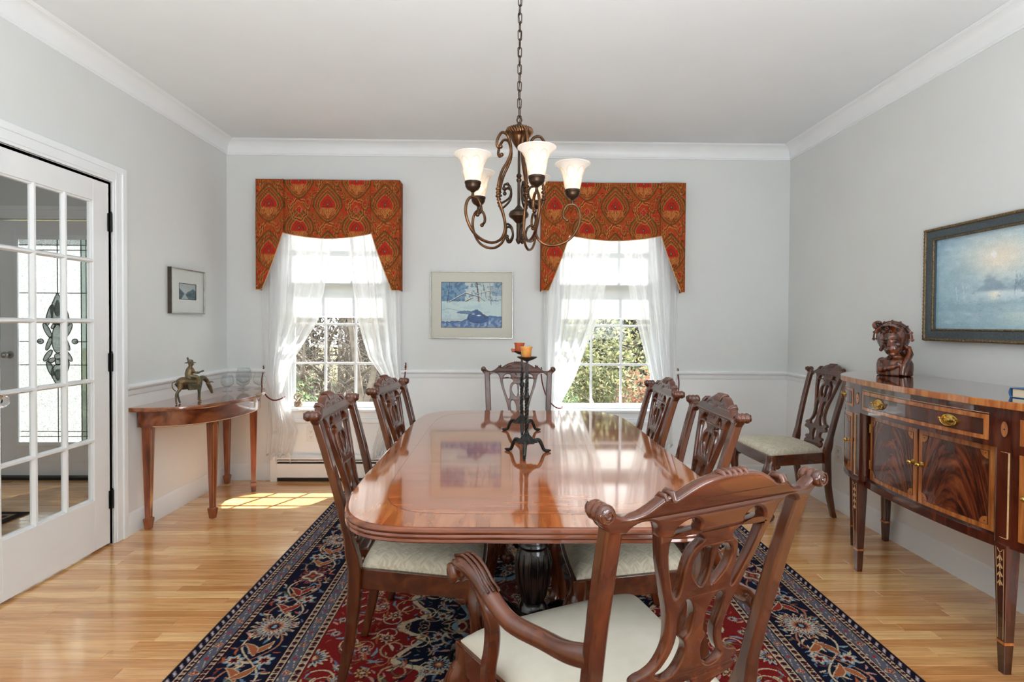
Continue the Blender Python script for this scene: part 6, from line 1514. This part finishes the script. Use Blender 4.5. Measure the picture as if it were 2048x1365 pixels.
def knob(y, z, off, par, r=0.011):
    A, L = cutline(y-0.02, y+0.02, off, 3); p = A[1]; t = (A[2]-A[0]).normalized(); nrm = Vector((-t.y, t.x, 0)); q = nrm.to_track_quat('Z', 'Y').to_matrix()
    MB().lathe([(r*1.15, 0), (r*1.15, 0.002), (r*0.5, 0.004), (r*0.42, 0.010), (r*0.9, 0.015), (r, 0.021), (r*0.7, 0.027), (0.001, 0.029)], (p.x, p.y, z), 16, q).build('brass_knob', M['brass'], par, smooth=50)
F0 = -0.004
dr = veneer(-0.355, 0.355, 0.832, 0.925, F0, 'centre_drawer', None, M['sb'], 0.018, False)
oval_pull(0.205, 0.879, F0+0.004, dr); oval_pull(-0.205, 0.879, F0+0.004, dr)
slab(-0.355, 0.355, 0.930, 0.932, F0, F0+0.001, 'stringing', M['cream'], sb)
for s in (1, -1):
    a, b_ = sorted((s*0.46, s*0.80)); d = veneer(a, b_, 0.832, 0.925, F0, 'end_drawer', None, M['sb'], 0.016, False); oval_pull(s*0.62, 0.879, F0+0.004, d)
    d = veneer(a, b_, 0.495, 0.800, F0, 'end_door', None, M['flame']); knob(s*0.49, 0.655, F0+0.003, d)
    a, b_ = sorted((s*0.006, s*0.345)); d = veneer(a, b_, 0.486, 0.806, -0.043, 'centre_door', None, M['flame']); knob(s*0.024, 0.655, -0.040, d)
    h = MB()
    for z in (0.56, 0.74):
        A, L = cutline(s*0.350-0.004, s*0.350+0.004, -0.040, 3); h.lathe([(0.004, -0.022), (0.004, 0.022)], (A[1].x, s*0.350, z), 8)
    h.build('hinge', M['brass'], d)
    # pilaster inlays over the inner legs
    yl = s*0.410
    A, L = cutline(yl-0.02, yl+0.02, F0+0.001, 3); x_ = A[1].x
    o = MB(); o.v = [(x_-0.0012, yl+0.014*math.cos(t), 0.882+0.028*math.sin(t)) for t in np.linspace(0, 2*PI, 25)[:-1]]; o.f = [tuple(range(24))]; ov = recalc(o.build('oval_inlay', M['satin'], sb, solid=0.001))
    e = MB().tube([(x_-0.002, yl+0.0145*math.cos(t), 0.882+0.0285*math.sin(t)) for t in np.linspace(0, 2*PI, 25)[:-1]], 0.0009, 5, closed=True); e.sphere((x_-0.002, yl, 0.882), 0.003, 8, 6); e.build('stringing', M['slot'], ov)
    e = MB()
    for y0_, y1_, z0_, z1_ in ((yl-0.018, yl-0.0165, 0.49, 0.80), (yl+0.0165, yl+0.018, 0.49, 0.80), (yl-0.018, yl+0.018, 0.49, 0.4915), (yl-0.018, yl+0.018, 0.7985, 0.80)): e.box(x_-0.0015, x_+0.004, y0_, y1_, z0_, z1_)
    e.build('pilaster_stringing', M['cream'], sb)
# legs: six tapered legs
def sb_leg(x, y, w0, rz, bell=False):
    L = MB(); L.rects([(0, 0, 0, 0.026, 0.026), (0, 0, 0.075, 0.031, 0.031), (0, 0, 0.470, w0, w0)])
    R_ = Matrix.Rotation(rz, 3, 'Z'); tr = lambda a, b, c: tuple(R_ @ Vector((a, b, c))+Vector((x, y, 0)))
    L.map(tr); l = recalc(L.build('leg', M['sb'], sb, bevel=0.0015))
    c = MB(); c.rects([(0, 0, 0.108, 0.0335+0.0012, 0.0335+0.0012), (0, 0, 0.118, 0.0345+0.0012, 0.0345+0.0012)]); c.map(tr); recalc(c.build('cuff_band', M['satin'], l))
    s = MB()
    def hw(z): return (0.031+(w0-0.031)*(z-0.075)/0.395)/2
    for sg in (-1, 1):
        s.add([(-hw(.125)-0.0006, sg*hw(.125)*0.62, .125), (-hw(.125)-0.0006, sg*hw(.125)*0.62+0.0013, .125), (-hw(.455)-0.0006, sg*hw(.455)*0.62+0.0013, .455), (-hw(.455)-0.0006, sg*hw(.455)*0.62, .455)], [(0, 1, 2, 3)])
    s.map(tr); s.build('stringing', M['cream'], l, solid=0.0006)
    if bell:
        q = MB()
        for z in (0.425, 0.395, 0.365, 0.335):
            for dy, ddz in ((-0.0085, -0.014), (0, -0.018), (0.0085, -0.014)):
                xx = -hw(z)-0.0012; n_ = 0.0028
                q.add([(xx, 0-n_*0.4, z+0.006), (xx, 0+n_*0.4, z+0.006), (xx, dy+n_, z+ddz*0.7), (xx, dy, z+ddz), (xx, dy-n_, z+ddz*0.7)], [(0, 1, 2, 3, 4)])
            q.sphere((-hw(z)-0.001, 0, z+0.010), 0.0017, 6, 4)
        q.tube([(-hw(.44)-0.001, -0.010, .452), (-hw(.44)-0.001, -0.006, .444), (-hw(.44)-0.001, 0, .440), (-hw(.44)-0.001, 0.006, .444), (-hw(.44)-0.001, 0.010, .452)], 0.0007, 4)
        q.map(tr); q.build('bellflower_inlay', M['cream'], l, solid=0.0004)
for s in (1, -1):
    sb_leg(-0.448, s*0.410, 0.052, 0, True); sb_leg(-0.262, s*0.735, 0.048, -s*0.75); sb_leg(-0.035, s*0.800, 0.046, 0)
# book on the sideboard
bk = empty('book', (2.00, 1.925, 0.9857), math.radians(10), 'blue cloth-bound book lying on the sideboard top', 'book')
MB().box(-0.085, 0.085, -0.12, 0.12, 0, 0.0028).box(-0.085, 0.085, -0.12, 0.12, 0.0332, 0.036).build('cover_boards', M['cover'], bk, bevel=0.001)
MB().box(-0.080, 0.080, -0.115, 0.112, 0.0028, 0.0332).build('page_block', M['paper'], bk)
recalc(MB().loft([[(x, 0.113+0.010*math.sin(t), 0.018-0.018*math.cos(t)) for t in np.linspace(0, PI, 9)]+[(x, 0.113+0.007*math.sin(t), 0.018-0.0155*math.cos(t)) for t in np.linspace(PI, 0, 9)] for x in (-0.085, 0.085)]).build('spine', M['cover'], bk, smooth=40))
# carved bust
bu = empty('carved_bust', (2.085, 2.90, 0.9857), math.radians(-50), 'dark carved wooden bust of a woman with a pierced floral headdress', 'sculpture')
b = MB()    # faces local -y
def E(c, r, sc=(1, 1, 1), rot=None): b.sphere(c, r, 20, 14, sc, rot)
prof = [(0.055, 0), (0.078, 0.002), (0.082, 0.02), (0.083, 0.05), (0.080, 0.072), (0.066, 0.086), (0.040, 0.096), (0.030, 0.106)]
rings = [[(r*1.02*math.cos(q), r*0.62*math.sin(q)+0.004, z) for q in [2*PI*j/56 for j in range(56)]] for r, z in smooth_pts(prof, 4)]; b.loft(rings)
E((-0.055, 0.0, 0.070), 0.026, (1.0, 0.9, 1.0)); E((0.055, 0.0, 0.070), 0.026, (1.0, 0.9, 1.0))
b.tube([(0.050, 0.030, 0.150), (0.066, 0.010, 0.115), (0.062, -0.022, 0.085), (0.050, -0.044, 0.050), (0.046, -0.048, 0.006)], [0.016, 0.017, 0.016, 0.014, 0.012], 14)
b.tube([(-0.060, -0.036, 0.030), (-0.030, -0.050, 0.036), (0.004, -0.052, 0.046), (0.026, -0.050, 0.056)], [0.016, 0.014, 0.011, 0.009], 12); E((0.030, -0.050, 0.062), 0.013, (1, 0.7, 1.2))
b.tube([(0, 0.006, 0.095), (-0.002, 0.002, 0.125), (-0.006, -0.004, 0.150)], [0.028, 0.023, 0.025], 16)
tilt = Matrix.Rotation(math.radians(-8), 3, 'Y') @ Matrix.Rotation(math.radians(8), 3, 'X')
hc = Vector((-0.010, -0.006, 0.184)); HS = 1.32
def Hh(c, r, sc): p = tilt @ (Vector(c)*HS)+hc; b.sphere(tuple(p), r*HS, 20, 14, sc, tilt)
Hh((0, 0, 0), 0.048, (0.86, 0.98, 1.22)); Hh((0, -0.020, -0.028), 0.030, (0.95, 0.95, 1.0)); Hh((0, -0.036, -0.048), 0.012, (1.1, 0.9, 0.8))
Hh((0, 0.020, 0.012), 0.056, (1.05, 0.95, 1.10)); Hh((0, 0.045, -0.02), 0.035, (1.0, 0.8, 1.2)); Hh((0.022, 0.050, -0.055), 0.022, (0.9, 0.8, 1.6))
pp = [tuple(tilt @ (Vector(p)*HS)+hc) for p in ((0, -0.044, 0.012), (0, -0.052, -0.004), (0, -0.057, -0.013))]; b.tube(pp, [0.006, 0.008, 0.009], 8)
Hh((0, -0.046, -0.028), 0.011, (1.1, 0.55, 0.38)); Hh((0, -0.045, -0.034), 0.010, (0.95, 0.55, 0.42))
for s in (-1, 1):
    Hh((s*0.017, -0.0400, 0.003), 0.009, (1.15, 0.5, 0.55)); Hh((s*0.017, -0.042, 0.015), 0.012, (1.1, 0.5, 0.28)); Hh((s*0.022, -0.0285, -0.014), 0.0135, (1.0, 0.75, 0.9)); Hh((s*0.043, 0.0, -0.006), 0.011, (0.5, 0.9, 1.5)); Hh((s*0.044, -0.002, -0.030), 0.008, (0.9, 0.9, 1.1))
for k in range(16):
    a = -1.25+2.5*k/15; pts = [tuple(tilt @ (HS*Vector((0.046*math.sin(a)*q, -0.040*q*math.cos(a*0.6)+0.03*(1-q)-0.004, 0.056*math.cos(a*0.75)+0.012-(1-q)*-0.010)))+hc) for q in (1.0, 0.85, 0.5)]; b.tube(pts, [0.005, 0.007, 0.005], 6)
body = remeshed(b, 'bust_body', M['bust'], bu, 0.0021, 2)
hd = MB()       # pierced halo of the headdress with blossoms
def HP(x, y, z): return tuple(tilt @ (HS*Vector((x, y, z)))+hc)
hd.tube([HP(0.066*math.sin(a), 0.012, 0.010+0.068*math.cos(a)) for a in np.linspace(-1.6, 1.9, 30)], 0.0045, 7)
for a in np.linspace(-1.5, 1.8, 9): hd.tube([HP(0.050*math.sin(a), 0.010, 0.010+0.052*math.cos(a)), HP(0.065*math.sin(a), 0.012, 0.010+0.067*math.cos(a))], 0.0045, 6); hd.sphere(HP(0.069*math.sin(a), 0.012, 0.010+0.071*math.cos(a)), 0.006, 8, 6)
for (x, y, z, r) in ((-0.028, -0.006, 0.070, 0.012), (-0.004, -0.030, 0.056, 0.009), (0.008, -0.034, 0.045, 0.006), (-0.014, -0.036, 0.044, 0.006)):
    for k in range(6):
        a = 2*PI*k/6; hd.sphere(HP(x+r*0.65*math.cos(a), y, z+r*0.65*math.sin(a)), r*0.55, 8, 6, (1, 0.5, 1))
    hd.sphere(HP(x, y-0.003, z), r*0.4, 8, 6)
for k in range(7):
    a = 1.2+k*0.42; hd.sphere(HP(-0.036+0.013*math.cos(a), -0.008, 0.070+0.013*math.sin(a)), 0.011, 10, 6, (1.1, 0.6, 0.8))
hd.tube([HP(-0.015, -0.020, 0.060), HP(0.004, -0.024, 0.072), HP(0.020, -0.016, 0.066)], [0.006, 0.010, 0.003], 8)
hd.build('floral_headdress', M['bust'], bu, smooth=60)
# hall rug beyond the glazed door
hr = empty('hall_rug', (-3.62, 2.75, 0), 0, 'small dark patterned mat on the hall floor beyond the glazed door', 'rug')
xs = np.linspace(-0.55, 0.55, 150); ys = np.linspace(-0.85, 0.85, 200); XX, YY = np.meshgrid(xs, ys); C = np.zeros(XX.shape+(3,))+np.array([70, 40, 38.]); dd = np.minimum(0.55-abs(XX), 0.85-abs(YY)); C[dd < 0.13] = (34, 30, 40); C[(dd > 0.05) & (dd < 0.07)] = (150, 130, 110)
pt_ = np.sin(XX*70+np.sin(YY*30)*2)*np.sin(YY*60); C[(dd > 0.13) & (pt_ > 0.6)] = (150, 120, 96); C[(dd > 0.07) & (dd < 0.12) & (np.sin((XX+YY)*90) > 0.5)] = (120, 84, 74)
grid_color('pile', np.stack([XX, YY, np.full_like(XX, 0.009)], -1), C, M['rug'], hr); MB().box(-0.549, 0.549, -0.849, 0.849, 0.0003, 0.0085).build('backing', M['slot'], hr)

# ------------------------------------------------------------------ outdoors
gd = MB().box(-30, 30, YB+0.16, 45, -0.75, -0.70).build('ground_outside', noisy('lawn', rgb(92, 96, 58), rgb(140, 124, 84), 3, 0.95, bump=0.5)); struct(gd, 'autumn ground outside the windows', 'ground')
def shrub(name, x, y, r, h, cols, n, label, leaf_s, cat='shrub', branches=9, seed=1, dense=1.0, group=None):
    z0 = -0.70; t = empty(name, (x, y, z0), 0, label, cat, group); rs = np.random.RandomState(seed)
    a = rs.uniform(0, 2*PI, n); u = rs.uniform(0, 1, n)**0.45; ph = np.arccos(rs.uniform(-1, 1, n)); lump = 1+0.25*np.sin(3*a+seed)*np.sin(2*ph+seed)
    c = np.stack([r*u*np.sin(ph)*np.cos(a)*lump, r*u*np.sin(ph)*np.sin(a)*lump, h*0.55+h*0.5*u*np.cos(ph)*lump], -1)
    c[:, 2] = np.maximum(c[:, 2], 0.03)
    v1 = rs.normal(size=(n, 3)); v1 /= np.linalg.norm(v1, axis=1)[:, None]; v2 = np.cross(v1, rs.normal(size=(n, 3))); v2 /= np.linalg.norm(v2, axis=1)[:, None]
    s = leaf_s*rs.uniform(0.6, 1.3, n)[:, None]
    V = np.stack([c-v1*s, c+v2*s*0.45, c+v1*s, c-v2*s*0.45], 1).reshape(-1, 3); me = bpy.data.meshes.new('foliage'); me.from_pydata(V.tolist(), [], np.arange(4*n).reshape(-1, 4).tolist())
    at = me.color_attributes.new('col', 'FLOAT_COLOR', 'POINT'); pick = rs.randint(len(cols), size=n); col = s2l(np.array(cols, float)[pick]*rs.uniform(0.75, 1.15, n)[:, None]); cc = np.ones((n, 4)); cc[:, :3] = col; at.data.foreach_set('color', np.repeat(cc, 4, axis=0).reshape(-1).astype(np.float32)); me.materials.append(M['leaf'])
    o = bpy.data.objects.new('foliage', me); COL.objects.link(o); o.parent = t; o['kind'] = 'stuff'
    lim = lambda p: Vector((max(-r, min(r, p.x)), max(-r, min(r, p.y)), min(max(p.z, 0), h*1.1)))
    for k in range(branches):
        a = rs.uniform(0, 2*PI); b = MB(); p = Vector((0.1*math.cos(a), 0.1*math.sin(a), 0)); d_3 = Vector((0.5*math.cos(a), 0.5*math.sin(a), 1)); pts = [tuple(p)]; 
        for i in range(7): d_3 = (d_3+Vector(rs.normal(size=3)*0.35)).normalized(); p = lim(p+d_3*h*0.15); pts.append(tuple(p))
        b.tube(pts, list(np.linspace(0.028*h/2, 0.005, 8)), 6)
        for i in range(2, 8):
            for _ in range(5):
                q = Vector(pts[i]); dd_ = Vector(rs.normal(size=3)).normalized(); L_ = [tuple(q)]
                for _ in range(4): dd_ = (dd_+Vector(rs.normal(size=3))*0.3).normalized(); q = lim(q+dd_*h*0.07); L_.append(tuple(q))
                b.tube(L_, [0.006, 0.004, 0.003, 0.002, 0.0015], 4)
        b.build('branch', M['post'], t)
    return t
brush = [(112, 100, 94), (132, 118, 112), (92, 88, 82), (104, 100, 90)]; olive_ = [(126, 132, 96), (156, 156, 110), (100, 108, 82), (166, 160, 118)]; green = [(112, 130, 98), (138, 150, 110), (98, 116, 88)]; rustl = [(160, 112, 88), (172, 132, 108), (140, 100, 82), (170, 146, 110)]; dark = [(84, 86, 76), (98, 98, 86), (108, 102, 92), (88, 82, 76)]  # leaf colours greyed and lowered in contrast to paint in outdoor haze
shrub('bare_shrub', -2.35, 7.6, 1.0, 2.9, brush, 1500, 'bare brown brushwood shrub outside the left window, larger one', 0.022, branches=34, seed=1)
shrub('bare_shrub', -1.95, 9.80, 0.75, 3.0, brush, 1500, 'bare twiggy shrub outside the left window, behind the larger one', 0.022, branches=30, seed=2)
shrub('green_shrub', -2.10, 5.8, 0.36, 1.35, green, 1500, 'low green shrub at the foot of the left window view', 0.030, branches=4, seed=3)
shrub('green_shrub', 1.20, 7.2, 0.85, 2.25, olive_, 5600, 'yellow-green leafy shrub outside the right window', 0.034, branches=7, seed=4)
shrub('green_shrub', 0.60, 5.6, 0.28, 1.40, green, 2200, 'soft green shrub at the lower left of the right window view', 0.022, branches=4, seed=5)
shrub('autumn_shrub', 1.52, 5.7, 0.34, 1.42, rustl, 2600, 'rust-leaved autumn shrub at the right of the right window view', 0.034, branches=5, seed=6)
b = MB(); b.tube(smooth_pts([(0, 0, 0), (0.02, 0, 0.7), (-0.05, 0, 1.3), (-0.16, 0.05, 2.0), (-0.35, 0, 3.0)], 4), list(np.linspace(0.055, 0.02, 17)), 8); b.tube(smooth_pts([(0.0, 0, 1.0), (0.12, 0, 1.5), (0.10, 0.03, 2.1), (0.30, 0, 3.0)], 4), list(np.linspace(0.04, 0.012, 13)), 8)
tr_ = empty('forked_tree', (-1.50, 5.9, -0.70), 0, 'grey forked tree stem close outside the left window', 'tree'); b.build('trunk', M['post'], tr_, smooth=60)
for i, (w_, x) in enumerate((('leftmost of the nearer row', -5.6), ('second from the left in the nearer row', -1.7), ('third from the left in the nearer row', 2.2), ('rightmost of the nearer row', 6.1))):
    shrub('distant_tree', x, 13.1, 1.75, 5.6, dark+([(124, 112, 88)] if i % 2 else [(110, 102, 96)]), 8500, 'grey-green leafy tree outdoors, %s' % w_, 0.10, 'tree', 5, 20+i)
for i, (w_, x) in enumerate((('leftmost of the farther row', -8.0), ('second from the left in the farther row', -3.7), ('third from the left in the farther row', 0.6), ('fourth from the left in the farther row', 4.9))):
    shrub('distant_tree', x, 17.5, 2.0, 7.0, dark, 8500, 'hazy grey tree outdoors, %s' % w_, 0.13, 'tree', 5, 30+i)
